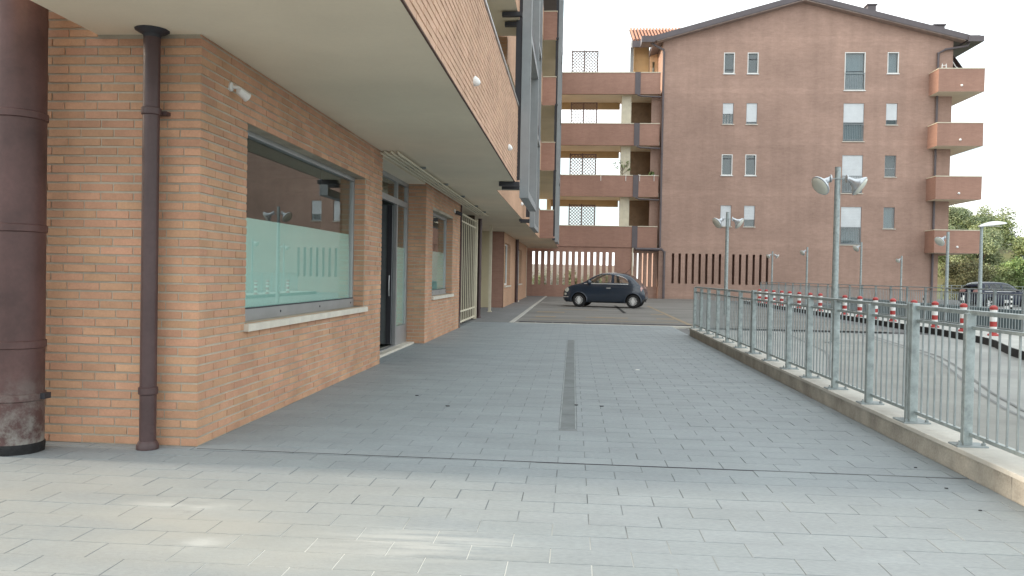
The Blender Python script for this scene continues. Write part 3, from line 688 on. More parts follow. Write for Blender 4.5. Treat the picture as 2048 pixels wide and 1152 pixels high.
downpipe('downpipe', 'thin dark downpipe at the end of the cream folding gate', [(-2.78,23.5,0),(-2.78,23.5,2.95)], .06, m_pipe, (.3,), 10, foot=m_pipe)
downpipe('downpipe', 'thin dark downpipe between the two distant shop windows', [(-2.66,37.6,0),(-2.66,37.6,2.98)], .075, m_pipe, (), 10)
downpipe('corner_pipe', 'thin brown corner post at the end of the second shop wall', [(-2.70,18.93,0),(-2.70,18.93,2.95)], .022, m_pipebig, (), 8)
for x, y, lb in ((-2.86, 27.4, 'slim cream post in front of the recessed entry past the gate'), (-2.78, 46.9, 'slim cream post at the far end of the shop wall')):
    t = thing('cream_post', lb, 'post', (x, y, 0)); MB().box(x-.045, x+.045, y-.045, y+.045, 0, 3.0).build('shaft', m_creamp, t); MB().box(x-.07, x+.07, y-.07, y+.07, 0, .03).build('base_plate', m_creamp, t)
# folding gate
t = thing('folding_gate', 'cream painted metal bar gate closing the entry recess', 'gate', (-2.8, 20.9, 0))
gx = -2.80
for k in range(10):
    y = 19.2+k*.37; MB().box(gx-.012, gx+.012, y-.012, y+.012, .06, 2.80).build('bar', m_creamp, t)
for z in (.10, .36, 2.62, 2.80): MB().box(gx-.016, gx+.016, 19.02, 22.6, z-.02, z+.02).build('rail', m_creamp, t)
MB().box(gx-.03, gx+.05, 22.6, 22.72, .02, 2.86).build('gate_post', m_creamp, t); MB().box(gx-.03, gx+.03, 18.96, 19.02, .02, 2.86).build('gate_post', m_creamp, t)
# conduits under the soffit
t = thing('conduit_bundle', 'four parallel white conduits fixed under the soffit above the shop door', 'conduit', (-2.5, 16, 2.9))
for k in range(4):
    x = -2.66+.075*k; MB().tube([(x-.10+.02*k,10.95,2.99),(x-.02,11.0,2.955),(x,11.15,2.945),(x,22.0+.1*k,2.945),(x+.02,22.15+.1*k,2.99)], .017, 7).build('conduit', m_creamp, t, True)
for y in (12.6, 14.9, 17.2, 19.6, 21.4): MB().box(-2.72, -2.38, y-.015, y+.015, 2.962, 2.999).build('clip', m_galv2, t)
# floodlight and camera
t = thing('wall_floodlight', 'small white spotlight on the brick wall above the big window', 'light', (WX, 6.12, 2.72))
MB().lathe([(.036,0),(.036,.02),(.02,.025)], (WX,6.08,2.735), (1,0,0), 12).build('wall_plate', m_white, t, True)
MB().tube([(WX+.02,6.08,2.735),(WX+.07,6.09,2.73),(WX+.09,6.11,2.715)], .014, 7).build('arm', m_white, t, True)
MB().lathe([(.012,-.06),(.03,-.045),(.034,.025),(.04,.045),(.034,.05)], (WX+.09,6.13,2.69), (.5,.75,-.5), 12).build('head', m_white, t, True)
t = thing('security_camera', 'tiny dark security camera beside the second shop window', 'camera', (WX, 18.0, 2.70))
MB().box(WX, WX+.03, 17.86, 17.94, 2.68, 2.76).build('wall_plate', m_white, t); MB().lathe([(.045,0),(.045,.14),(.03,.15)], (WX+.03,18.02,2.70), (.8,.4,-.25), 10).build('housing', m_dark, t, True)
# scoop lights on parapets
def scoop(x, y, z, label, sx=1, s=1.0):
    o = MB().lathe([(.055*s,0),(.055*s,.01*s),(.045*s,.045*s),(.025*s,.07*s),(.006*s,.08*s)], (x,y,z), (1,0,-.4), 14).build('scoop_light', m_bwhite, None, True, at=(x,y,z)); tag(o, label, 'light', 'small lights on balcony parapets')
scoop(P1X, 8.45, 3.36, 'white scoop light on the near brick parapet closest to the camera')
scoop(P1X, 12.95, 3.38, 'white scoop light on the near brick parapet beside the steel screen')
scoop(-1.57, 18.6, 3.4, 'white scoop light on the recessed parapet just past the first steel screen')
scoop(-1.57, 23.4, 3.4, 'white scoop light on the recessed parapet just before the second steel screen')
for z, w in zip([3.0]+ZS, ('lowest', 'second', 'third', 'top')):
    scoop(-1.57, 34.0, z+.42, 'small white light on the %s recessed parapet near the third screen' % w)
# steel screens in front of the balconies
def screen(label, x, y0, y1, zb, wd, bx):
    t = thing('steel_screen', label, 'screen', (x, y0, zb))
    for y in (y0, y1): MB().box(x-wd/2, x+wd/2, y, y+.16, zb, 15.3).build('post', m_graysteel, t)
    for z in [zb, 5.75, 8.75, 11.75, 14.7]: MB().box(x-wd/2+.004, x+wd/2-.004, y0+.16, y1, z, z+.14).build('beam', m_graysteel, t)
    for z in [3.02]+ZS:
        for y in (y0-.55, y0+.03): MB().box(bx, x-wd/2+.03, y, y+.10, z-.10, z-.025).build('bracket', m_dark, t)
    MB().box(x-wd/2-.12, x-wd/2-.005, y0+.02, y0+.09, 3.1, 15).build('edge_plate', m_dark, t)
    for k, z in enumerate((5.9, 8.9, 11.9)): MB().box(x-.02, x+.02, y0+.3, y1-.1, z, z+.5).build('louvre_panel', m_dark, t)
screen('grey steel screen frame hanging from the nearest balcony', -.955, 15.0, 18.1, 2.76, .17, -1.38)
screen('grey steel screen frame on the recessed middle balcony', -1.30, 24.6, 27.6, 2.78, .15, -1.66)
screen('grey steel screen frame on the far projecting balcony', -.80, 36.6, 39.4, 2.86, .15, -.97)

# ================================================================== GABLE BUILDING
GY = 50.3
gb = thing('gable_building', 'brown brick apartment block with a wide gable, shutters and corner balconies', 'building', (14, GY, 0))
GX0, GX1 = 5.32, 22.7
rows = [15.3, 12.19, 9.02, 5.86]
A_, B_, C_, D_ = (9.05, 9.71), (10.49, 11.15), (16.33, 17.56), (18.86, 19.53)
holes = []
for z in rows:
    holes += [(*A_, z-1.3, z), (*B_, z-1.3, z), (*D_, z-1.3, z), (*C_, z-2.32, z)]
slots = [(6.13+.412*k, 6.13+.412*k+.15, .95, 2.83) for k in range(15)]
g = MB()
wall(g, 'y', GY, GX0, GX1-.55, -.1, 3.0, slots, .55, -1)
wall(g, 'y', GY, GX0, GX1, 3.0, 15.7, holes, .16, -1)
g.quad((GX0,GY,15.7),(GX1,GY,15.7),(GX1,GY,15.95),(13.75,GY,18.55),(GX0,GY,16.1))
wall(g, 'x', GX1-.55, GY, 66, -.1, 3.0, [], .1, 1); wall(g, 'x', GX1, GY, 66, 3.0, 16, [], .1, 1); wall(g, 'x', GX0, GY, 66, -.1, 16.1, [], .1, -1)
g.quad((GX1-.55,GY,3.0),(GX1,GY,3.0),(GX1,66,3.0),(GX1-.55,66,3.0))
g.build('wall', m_facade, gb)
MB().box(6.0, 12.3, GY+.6, GY+.7, .8, 2.95).build('slot_backing', mat('dark_red_brick', (.34,.20,.155), rough=.9), gb)
# roof with dark fascia
def slope(xa, za, xb, zb, y0, y1, th, mb): return mb.prism([(xa,za),(xb,zb),(xb,zb-th),(xa,za-th)], 'y', y0, y1)
rf = MB(); slope(4.72, 16.22, 13.72, 18.74, 49.75, 66, .34, rf); slope(13.72, 18.74, 23.4, 16.18, 49.75, 66, .34, rf)
rf.box(23.4, 24.0, 49.75, 66, 15.86, 16.16)
roof = rf.build('roof', m_roofmetal, gb)
sf = MB(); slope(4.9, 15.93, 13.72, 18.39, 49.8, GY, .06, sf); slope(13.72, 18.39, 23.2, 15.9, 49.8, GY, .06, sf); sf.build('eaves_soffit', mat('eaves_plaster', (.33,.26,.23), rough=.9), roof)
MB().box(23.3, 24.2, 49.7, 66, 15.78, 16.12).build('gutter', m_roofmetal, roof); MB().box(3.95, 4.75, 49.72, 50.8, 15.82, 16.2).build('gutter', m_roofmetal, roof)
def chimney(x, y, z0, w, h):
    c = MB().box(x, x+w, y, y+w, z0-1.2, z0+h-.09).build('chimney', m_roofmetal, roof); MB().box(x-.07, x+w+.07, y-.07, y+w+.07, z0+h-.085, z0+h).build('cap', m_roofmetal, c)
chimney(18.22, 52, 18.2, .5, .62); chimney(22.3, 52, 16.9, .62, .62); 
MB().tube([(9.3,50.6,17.4),(9.75,50.6,17.85),(9.95,50.6,18.0)], .02, 5).build('antenna', m_galv2, roof)
# windows
def gwin(u, z, h, kind):
    x0, x1 = u; z0 = z-h; y = GY+.1; w = .05
    white = kind[0] == 'W'
    fm = m_white if white else m_graysteel
    yo = GY-.012 if white else y-.03
    g = MB(); g.box(x0, x0+w, yo, y+.02, z0, z); g.box(x1-w, x1, yo, y+.02, z0, z); g.box(x0+w, x1-w, yo, y+.02, z-w, z); g.box(x0+w, x1-w, yo, y+.02, z0, z0+w)
    o = g.build('window', fm, gb)
    MB().box(x0+w, x1-w, y, y+.008, z0+w, z-w).build('pane', m_wpane, o)
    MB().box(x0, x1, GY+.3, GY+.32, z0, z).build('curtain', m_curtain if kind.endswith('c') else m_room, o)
    for a in [c for c in kind if c.isdigit()][:1]:      # transom bar height in tenths
        zb = z0+h*int(a)/10; MB().box(x0+w, x1-w, y-.02, y+.02, zb-.02, zb+.02).build('transom', m_dark if white else fm, o)
    if 'S' in kind:
        frac = int(kind[kind.index('S')+1:kind.index('S')+3])/100; zs = z-h*frac; n = max(3, int((z-zs)/.09)); dz = (z-zs)/n
        for k in range(n): MB().box(x0+.02, x1-.02, y-.055, y-.035+.004*(k % 2), zs+k*dz+.002, zs+(k+1)*dz-.002).build('shutter_slat', m_shutter, o)
    MB().box(x0-.05, x1+.05, GY-.06, y-.06, z0-.05, z0-.003).build('sill', m_stone if not white else m_white, o)
    if 'R' in kind:
        for a, b in ((1.02, 1.06), (.06, .09)): MB().box(x0+.02, x1-.02, GY-.05, GY-.02, z0+a, z0+b).build('guard_rail', m_graysteel if not white else m_galv2, o)
    if 'B' in kind:
        for k in range(3): MB().box(x0+.14+k*.18, x0+.155+k*.18, GY+.02, GY+.035, z0, z0+.62).build('guard_bar', m_white, o)
    return o
def rail_bars(o, u, z0, m):
    g = MB()
    for k in range(12):
        x = u[0]+.05+(u[1]-u[0]-.1)*k/11; g.box(x-.009, x+.009, GY-.043, GY-.027, z0+.09, z0+1.02)
    g.build('guard_bars', m, o, kind='stuff')
for i, (ka, kb, kc, kd) in enumerate((('W2','W7','W5Rc','Wc'),('S50B','S88','S50Rc','S78'),('W8','W8','S62R','D4'),('S98','S66','S53Rc','Dc'))):
    z = rows[i]
    gwin(A_, z, 1.3, ka); gwin(B_, z, 1.3, kb); gwin(D_, z, 1.3, kd)
    o = gwin(C_, z, 2.32, kc); rail_bars(o, C_, z-2.32, m_graysteel)
# corner balconies
for k, z in enumerate((12.62, 9.42, 6.26, 3.08)):
    g = MB(); x0, x1, y0, y1 = 21.33, 23.95, 49.0, 57
    g.quad((x0,y0,z),(x1,y0,z),(x1,y0,z+1.34),(x0,y0,z+1.34)); g.quad((x1,y0,z),(x1,y1,z),(x1,y1,z+1.34),(x1,y0,z+1.34))
    g.quad((x0+.15,y0+.15,z+.25),(x1-.15,y0+.15,z+.25),(x1-.15,y0+.15,z+1.34),(x0+.15,y0+.15,z+1.34))
    b = g.build('balcony', m_parapet, gb)
    MB().quad((x0,y0,z),(x0,GY,z),(x0,GY,z+1.34),(x0,y0,z+1.34)).build('side_panel', m_parapet, b)
    MB().box(x0+.01, x1-.01, y0+.01, y1, z+.002, z+.26).build('slab', m_soffit, b)
    MB().box(x0-.02, x0+.17, y0-.02, GY, z+1.34, z+1.385).box(x0+.17, x1+.02, y0-.02, y0+.17, z+1.34, z+1.385).box(x1-.17, x1+.02, y0+.17, y1, z+1.34, z+1.385).build('coping', m_creamp, b)
    o = MB().lathe([(.075,0),(.075,.03),(.05,.07),(.02,.085)], (22.65, y0, z+.36), (0,-1,-.1), 12).build('bulkhead_light', m_bwhite, None, True, at=(22.65,y0,z+.36))
    tag(o, 'small round white light on the %s corner balcony of the gable block' % ('top','third highest floor','second','lowest')[k] if k != 1 else 'small round white light on the corner balcony below the top one', 'light', 'small lights on balcony parapets')
# awning and step ladder at the top corner
aw = thing('awning', 'striped dark and pale awning behind the top corner balcony', 'awning', (22.9, 52, 14))
for k in range(6):
    y = 51.0+k*.55; MB().prism([(22.75,15.75),(24.0,14.0),(24.0,13.97),(22.75,15.70)], 'y', y, y+.5).build('fabric_stripe', m_curtain if k % 2 else m_roofmetal, aw)
MB().tube([(22.75,50.95,15.3),(23.15,50.95,14.6),(23.8,50.95,14.1)], .035, 6).build('arm', m_white, aw, True)
ld = thing('step_ladder', 'small white step ladder standing on the top corner balcony', 'ladder', (21.9, 49.6, 12.88))
for s in (-1, 1):
    MB().bar((21.9+s*.17,49.5,12.9),(21.9+s*.11,49.62,14.42), .035).build('rail', m_white, ld); MB().bar((21.9+s*.17,49.85,12.9),(21.9+s*.11,49.66,14.36), .03).build('leg', m_white, ld)
for q in range(5): MB().box(21.76, 22.04, 49.5+.024*q, 49.58+.024*q, 13.1+q*.3, 13.13+q*.3).build('step', m_white, ld)
# downpipes of the gable block
def pipe_thing(label, pts, r=.055):
    t = thing('downpipe', label, 'downpipe', pts[-1]); MB().tube(pts, r, 8).build('pipe', m_roofmetal, t, True)
    for p in pts[1:-1]: MB().lathe([(r+.015,-.04),(r+.015,.04)], p, (0,0,1), 8).build('collar', m_roofmetal, t, True)
    return t
pipe_thing('dark downpipe cranked from the right eave of the gable block', [(23.55,50.1,15.85),(23.4,50.1,15.6),(22.2,50.15,15.42),(21.8,50.2,15.2),(21.78,50.2,9),(21.78,50.2,0)], .07)
pipe_thing('dark downpipe cranked from the left eave of the gable block', [(4.5,50.1,15.9),(4.7,50.1,15.75),(5.3,50.15,15.45),(5.36,50.2,15.3),(5.36,50.2,9),(5.36,50.2,3.2)], .07)
pipe_thing('dark pipe bending down beside the slotted wall', [(3.9,50.0,3.06),(5.45,50.0,3.06),(5.62,50.0,2.9),(5.62,50.0,1.4),(5.62,50.0,0)], .085)

# ================================================================== GALLERY BLOCK
gal = thing('gallery_block', 'open brick gallery block with four stacked parapets linking the two buildings', 'building', (2, GY, 3))
pz = [(12.74,14.06), (9.54,10.88), (6.33,7.64), (3.16,4.46)]
for k, (z0, z1) in enumerate(pz):
    p = MB().box(-1.55, 5.20, GY, GY+.2, z0, z1).build('parapet', m_parapet, gal)
    MB().box(-1.55, 3.62, GY-.03, GY+.23, z1, z1+.045).box(3.98, 5.22, GY-.03, GY+.23, z1, z1+.045).build('coping', m_creamp, p)
    MB().box(3.63, 3.97, GY-.04, GY-.003, z0-.02, z1+.05).build('dark_strip', m_roofmetal, p)
    MB().box(-1.55, 5.25, GY+.2, GY+2.9, z0+.003, z0+.27).build('floor_slab', m_soffit, gal)
    if k < 4:
        MB().tube([(3.8,GY-.02,z0-.06),(4.05,GY-.06,z0-.14),(5.25,GY-.06,z0-.19)], .05, 7).build('drain_pipe', m_roofmetal, gal, True)
    if k:
        zt = pz[k-1][0]
        MB().box(2.86, 3.46, GY+.5, GY+1.1, z0+.27, zt).build('column', m_creamp, gal)
        MB().box(-1.55, 2.86, GY+2.55, GY+2.75, zt-.42, zt+.003).build('lintel', m_lintel, gal)
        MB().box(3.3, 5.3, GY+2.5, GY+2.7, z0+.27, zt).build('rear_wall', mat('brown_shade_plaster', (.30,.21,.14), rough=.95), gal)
        MB().box(-1.75, -1.55, GY+.2, GY+2.9, z0, zt).build('end_wall', m_lintel, gal)
        MB().box(4.72, 5.31, GY+.45, GY+.65, z0+.27, zt).build('rear_pier', m_facade, gal)
# slotted ground-floor walls
sw = thing('slotted_wall', 'brick screen wall with tall vertical slots behind the parked car', 'wall', (0, GY, 0))
sl1 = [(-2.60+.387*k, -2.60+.387*k+.16, .72, 2.83) for k in range(14)]
MB().box(-4.6, 3.66, GY+.06, GY+.36, -.1, .72).build('base_course', m_parapet, sw)
MB().box(-4.6, 3.66, GY+.062, GY+.36, 2.83, 3.155).build('top_course', m_parapet, sw)
xs = [-4.6]+[v for h in sl1 for v in h[:2]]+[3.66]
for a, b in zip(xs[0::2], xs[1::2]): MB().box(a, b, GY+.064, GY+.358, .72, 2.83).build('pier', m_parapet, sw)
MB().box(3.66, 3.74, GY-.02, GY+.06, 0, 3.15).build('cream_post', m_creamp, sw)
MB().box(3.74, 5.32, GY+.50, GY+.7, -.1, .72).build('base_course', m_facade, sw); MB().box(3.74, 5.32, GY+.5, GY+.7, 2.83, 3.155).build('top_course', m_facade, sw)
for k in range(5):
    x = 3.82+.31*k; MB().box(x, x+.2, GY+.5, GY+.9, .72, 2.83).build('fin', m_facade, sw)
# wing with the tiled roof
wg = thing('rear_wing', 'rear wing with a terracotta tiled roof rising above the gallery', 'building', (5, 53, 14))
MB().box(3.75, 4.75, 53.6, 53.8, 9, 16.75).build('front_wall', m_lintel, wg); MB().box(4.78, 5.3, 53.2, 53.4, 9, 16.2).build('side_wall', mat('warm_cream_plaster', (.66,.47,.30), rough=.95), wg)
MB().box(3.5, 3.72, 53.3, 53.5, 9, 17.0).build('steel_post', m_graysteel, wg)
MB().box(4.95, 5.08, 53.18, 53.2, 14.3, 15.5).build('window', m_wpane, wg)
y0, z0, y1, z1 = 52.4, 16.65, 56.2, 18.55
MB().prism([(y0,z0),(y1,z1),(y1,z1-.3),(y0,z0-.38)], 'x', 3.55, 9.5).build('roof_deck', m_roofmetal, wg)
MB().prism([(y0-.02,z0+.03),(y1,z1+.03),(y1,z1-.32),(y0-.02,z0-.42)], 'x', 3.42, 3.54).build('barge_board', m_white, wg)
MB().box(3.56, 6.4, y0-.14, y0-.01, z0-.42, z0-.02).build('gutter', m_roofmetal, wg)
n = 9
L = math.hypot(y1-y0, z1-z0); dy, dz = (y1-y0)/L, (z1-z0)/L
for i in range(24):
    x = 3.68+i*.22
    MB().tube([(x, y0-.05+dy*t, z0+.045+dz*t) for t in (0, L*.33, L*.66, L)], [.085,.083,.083,.08], 8).build('roof_tile_run', m_tile_roof, wg, True)
# trellis panels on the gallery
def trellis(z0, h, label, x0=-.36, w=1.68):
    t = thing('trellis', label, 'trellis', (x0, GY+.5, z0)); y = GY+.45
    for a in (x0, x0+w/2-.06, x0+w-.06): MB().box(a, a+.07, y-.03, y+.03, z0-.6, z0+h).build('stile', m_trellis, t)
    MB().box(x0, x0+w, y-.028, y+.028, z0+h-.05, z0+h-.001).build('rail', m_trellis, t)
    g = MB(); 
    for a, b in ((x0+.07, x0+w/2-.06), (x0+w/2+.01, x0+w-.06)):
        W_ = b-a; s = .2; n = int((W_+h)/s)+1
        for k in range(n):
            c = (k+.5)*s
            p, q = (a+max(0,c-h), z0+min(c,h)), (a+min(c,W_), z0+max(0,c-W_))
            g.bar((p[0],y+.008,p[1]),(q[0],y+.008,q[1]), .02, .034)
            g.bar((a+b-p[0],y-.008,p[1]),(a+b-q[0],y-.008,q[1]), .02, .034)
    g.build('lattice', m_trellis, t, kind='stuff')
    return t
trellis(14.05, 1.5, 'brown diamond trellis on the open top floor of the gallery, against the sky')
trellis(10.9, 1.4, 'brown diamond trellis on the third gallery floor')
trellis(7.7, 1.35, 'brown diamond trellis on the second gallery floor beside the potted plant')
trellis(4.5, 1.34, 'brown diamond trellis on the lowest gallery floor above the slotted wall')

for x, w in ((1.62,'left of the trellis gap'),(3.17,'in front of the cream column'),(4.03,'just right of the dark strip'),(4.92,'at the right end')):
    t = thing('hanging_hook', 'thin white hook over the second gallery parapet, '+w, 'hook', (x, GY, 7.3), 'white hooks on the second gallery parapet')
    MB().tube([(x+.08,GY+.1,7.70),(x-.1,GY-.04,7.71),(x,GY-.05,7.69)], .016, 5).build('top_bend', m_white, t, True); MB().tube([(x,GY-.05,7.69),(x,GY-.05,7.3)], .018, 5).build('stem', m_white, t, True)
# leaves
def leaf_cloud(mb, c, r, n, size, rng, flat=1.0, shell=.55):
    G_ = rng.gauss; V = mb.v; Fc = mb.f
    for _ in range(n):
        dx, dy, dz = G_(0,1), G_(0,1), G_(0,1); k = (rng.random()**shell)/(math.sqrt(dx*dx+dy*dy+dz*dz)+1e-6)
        px, py, pz = c[0]+dx*k*r[0], c[1]+dy*k*r[1], c[2]+dz*k*r[2]
        ax, ay, az = G_(0,1), G_(0,1), G_(0,.7); k = size*rng.uniform(.6,1.4)/(math.sqrt(ax*ax+ay*ay+az*az)+1e-6); ax *= k; ay *= k; az *= k
        bx, by_, bz = G_(0,1), G_(0,1), G_(0,1); bx, by_, bz = ay*bz-az*by_, az*bx-ax*bz, ax*by_-ay*bx
        q = .5*math.sqrt(ax*ax+ay*ay+az*az)/(math.sqrt(bx*bx+by_*by_+bz*bz)+1e-6); bx *= q; by_ *= q; bz *= q
        b0 = len(V)
        V.append((px-ax,py-ay,pz-az)); V.append((px-bx,py-by_,pz-bz)); V.append((px+ax,py+ay,pz+az)); V.append((px+bx,py+by_,pz+bz))
        Fc.append((b0,b0+1,b0+2,b0+3))
rng = random.Random(3)
pl = thing('potted_plant', 'thin leafy potted plant rising over the second gallery parapet', 'plant', (2.95, GY+.4, 6.6))
MB().lathe([(.10,0),(.15,.28),(.16,.3)], (2.95,GY+.36,6.6), n=12).build('pot', m_side, pl, True)
g = MB(); g.tube([(2.95,GY+.36,6.85),(2.97,GY+.36,7.8),(2.93,GY+.36,8.4)], .02, 5)
for a in range(7): g.tube([(2.95,GY+.36,7.75+.06*a),(2.95+.45*math.cos(a*2.4),GY+.36+.12*math.sin(a*2.4),8.1+.08*a)], .011, 4)
g.build('stem', m_bark, pl)
g = MB()
for a in range(7): leaf_cloud(g, (2.95+.45*math.cos(a*2.4), GY+.36+.12*math.sin(a*2.4), 8.12+.08*a), (.17,.12,.13), 26, .05, rng)
g.build('foliage', m_leaf, pl)
pl = thing('fern', 'low green fern behind the right end of the second gallery parapet', 'plant', (4.8, GY+.35, 7.3)); g = MB(); leaf_cloud(g, (4.8,GY+.38,7.75), (.22,.1,.25), 160, .06, rng); g.build('foliage', m_leaf, pl)
g = MB(); g.lathe([(.1,0),(.14,.3)], (4.8,GY+.38,7.2), n=10); g.build('pot', m_side, pl)

# ================================================================== RAILING
def railing(name, label, x, ys, zb, zt, pw, bars, bar_r, doubles=(), gap=.1, m=m_galv, plates=True, mid=.11):
    t = thing(name, label, 'railing', (x, (ys[0]+ys[-1])/2, zb))
    for k, y in enumerate(ys):
        dbl = k in doubles
        po = MB().cbox(x-.05, x+.012, y-pw/2, y+pw/2, zb, zt-.02 if not dbl else zt+.02, .004).build('post', m, t)
        if dbl: MB().cbox(x-.05, x+.012, y+pw/2+.012, y+pw*1.5+.012, zb, zt+.02, .004).build('post', m, t)
        if plates:
            MB().cbox(x-.11, x+.10, y-.07, y+.07+(.09 if dbl else 0), zb-.002, zb+.012, .003).build('base_plate', m_galv2, po)
            for sx in (-.085, .075): MB().lathe([(.014,0),(.014,.016),(.007,.018),(.007,.032)], (x+sx,y-.045,zb+.012), n=6).build('bolt', m_galv2, po)
    segs = list(zip(ys, ys[1:]))
    for y0, y1 in segs:
        MB().cbox(x-.024, x+.030, y0+.002, y1-.002, zt-.031, zt, .004).build('top_rail', m, t)
        MB().box(x-.014, x+.016, y0+pw/2+.001, y1-pw/2-.001, zt-mid-.022, zt-mid).build('middle_rail', m, t)
        MB().box(x-.012, x+.014, y0+pw/2+.001, y1-pw/2-.001, zb+.07, zb+.095).build('bottom_rail', m, t)
    return t
ys = [1.0, 1.95, 2.9, 3.83, 4.77, 5.72, 6.6, 7.55, 8.5, 9.42, 10.3, 11.28, 12.27, 13.25, 14.3, 15.28, 16.3, 17.2, 18.1]
zt1 = 1.115
r1 = railing('railing', 'galvanised steel railing on the pale kerb along the tiled walk', 2.76, ys, .175, zt1, .05, 8, .008, doubles=(6, 12))
bar_me = None
for y0, y1 in zip(ys, ys[1:]):
    n = 7
    for k in range(1, n+1):
        y = y0+(y1-y0)*k/(n+1)
        if bar_me is None:
            o = MB().tube([(0,0,0),(0,0,zt1-.11-.022-.175-.075)], .0075, 6).build('baluster', m_galv2, None, True, at=(0,0,0)); o.parent = r1; bar_me = o.data
        else: o = link('baluster', bar_me, r1)
        o.location = Vector((2.761, y, .175+.085))-ORG[r1.name]
# second railing on the median
ys2 = [19.9+1.34*k for k in range(21)]
r2 = railing('railing', 'second grey railing behind the red and white bollards', 10.8, ys2, .10, 1.17, .06, 8, .008, plates=False, m=m_galv2)
n_b = 0; g = MB(); bme = None
for y0, y1 in zip(ys2, ys2[1:]):
    for k in range(1, 10):
        y = y0+(y1-y0)*k/10
        if bme is None:
            o = MB().box(-.008, .008, -.008, .008, 0, .85).build('baluster', m_galv2, None, at=(0,0,0)); o.parent = r2; bme = o.data
        else: o = link('baluster', bme, r2)
        o.location = Vector((10.801, y, .18))-ORG[r2.name]
t = thing('ramp_handrail', 'sloping grey handrail descending from the end of the second railing', 'railing', (10.8, 19, .1))
MB().bar((10.8,19.85,1.13),(10.8,16.2,.35), .05, .045).build('top_rail', m_galv, t); MB().bar((10.8,19.85,.93),(10.8,16.2,.15), .035, .035).build('middle_rail', m_galv2, t)
for y in (19.3, 18.0, 16.8): MB().box(10.77, 10.83, y-.03, y+.03, .10, 1.0-(19.85-y)*.214).build('post', m_galv2, t)

# bollards
def bollard_proto():
    t = thing('bollard', '', 'bollard', (0,0,0)); r = .075
    MB().lathe([(.12,0),(.12,.03),(.09,.05),(r,.055)], n=14).build('base', m_red, t, True)
    for k, (a, b) in enumerate(((.05,.10),(.10,.21),(.21,.33),(.33,.44),(.44,.53),(.53,.60))):
        MB().lathe([(r+.002*(k % 2),a),(r+.002*(k % 2),b)], n=14).build('band', m_red if k % 2 == 0 else m_bwhite, t, True)
    MB().lathe([(r,.60),(r+.012,.61),(r+.012,.66),(r*.6,.70),(.01,.705)], n=14).build('cap', m_red, t, True)
    return t
def copy_tree(o, loc, label):
    c = o.copy(); COL.objects.link(c); c.location = loc; c['label'] = label
    for ch in list(o.children):
        d = ch.copy(); COL.objects.link(d); d.parent = c
    return c
px = [1986, 1926, 1869, 1827, 1785, 1750, 1719, 1689, 1640, 1620, 1598, 1579, 1563, 1547, 1532, 1519]
proto = None
def y_at(px_, x):     # distance along the median at which x stands over a picture column
    lo, hi = 10., 60.
    for _ in range(40):
        m_ = (lo+hi)/2
        if project(x, m_, .1)[0] > px_: lo = m_
        else: hi = m_
    return lo
by = [y_at(p, 9.72) for p in px]
for k, y in enumerate(by):
    loc = (9.72, y, .10); lb = 'red and white banded bollard, %s from the near end of the kerb row' % ORD[k]
    if proto is None: proto = bollard_proto(); proto.location = loc; proto['label'] = lb
    else: copy_tree(proto, loc, lb)
for o in [o for o in bpy.data.objects if o.name.startswith('bollard')]: o['group'] = 'bollards along the median kerb'
proto = None
for k, (x, y) in enumerate(((17.2,29.6),(17.2,33.0),(17.2,36.6),(17.2,40.4),(20.5,43.5),(22.4,44.2),(23.6,44.8))):
    lb = 'small black and white marker post beyond the sunken ramp, %s from the near end' % ORD[k]
    if proto is None:
        proto = thing('striped_post', lb, 'post', (0,0,0), 'black and white posts beyond the ramp')
        for q in range(6): MB().lathe([(.065,.12*q),(.065,.12*q+.12)], n=10).build('band', m_black if q % 2 == 0 else m_bwhite, proto, True)
        proto.location = (x,y,-.05)
    else: copy_tree(proto, (x,y,-.05), lb)

# ================================================================== LAMPS
def spot_head(t, o, side, s=1.0, face=0.0):
    """disc plate, cone arm and shallow bell with a pale lens, aimed down and out"""
    o = Vector(o); ax = Vector((side*.80, -.30+face, -.62)).normalized()
    MB().lathe([(.085*s,-.01),(.085*s,.012)], o+Vector((side*.03*s,0,0)), (side,0,0), 14).build('mount_disc', m_lamp, t, True)
    h = MB().lathe([(.035*s,0),(.05*s,.06*s),(.075*s,.15*s),(.13*s,.22*s),(.205*s,.275*s),(.228*s,.30*s),(.232*s,.325*s),(.215*s,.335*s)], o+Vector((side*.03*s,0,.02)), ax, 20).build('lamp_head', m_lamp, t, True)
    MB().lathe([(.214*s,.336*s),(.19*s,.365*s),(.12*s,.39*s),(.01,.40*s)], o+Vector((side*.03*s,0,.02)), ax, 20).build('lens', m_lampglass, h, True)
def spot_lamp(label, x, y, h, sides=(-1, 1), r=.062, s=1.0, face=0.0, z0=-.05):
    t = thing('lamp_post', label, 'lamp post', (x, y, z0), 'galvanised lamp posts')
    MB().tube([(x,y,z0),(x,y,1.0),(x,y,h)], [r*1.25,r*1.1,r*.95], 14).build('pole', m_galv, t, True)
    MB().box(x-.14, x+.14, y-.14, y+.14, z0, z0+.02).build('base_plate', m_galv2, t)
    MB().lathe([(r*1.0,0),(r*1.0,.02)], (x,y,h-.001), n=14).build('cap', m_galv2, t)
    zc = h-.19*s-.05
    if len(sides) > 1: MB().bar((x-.14*s,y-r,zc),(x+.14*s,y-r,zc), .02).build('cross_arm', m_galv2, t)
    else: MB().bar((x,y-r,zc),(x+sides[0]*.14*s,y-r,zc), .02).build('cross_arm', m_galv2, t)
    for sd in sides: spot_head(t, (x+sd*.14*s, y-r-.01, zc), sd, s, face)
    return t
spot_lamp('tall lamp post with two bell heads rising just behind the near railing', 5.66, 17.7, 3.74)
spot_lamp('second lamp post with two bell heads in front of the slotted gable wall', 5.70, 30.2, 3.77)
spot_lamp('thin distant lamp post with two small heads at the right end of the wall slots', 10.98, 45, 2.85, (-1, 1), .045, .62)
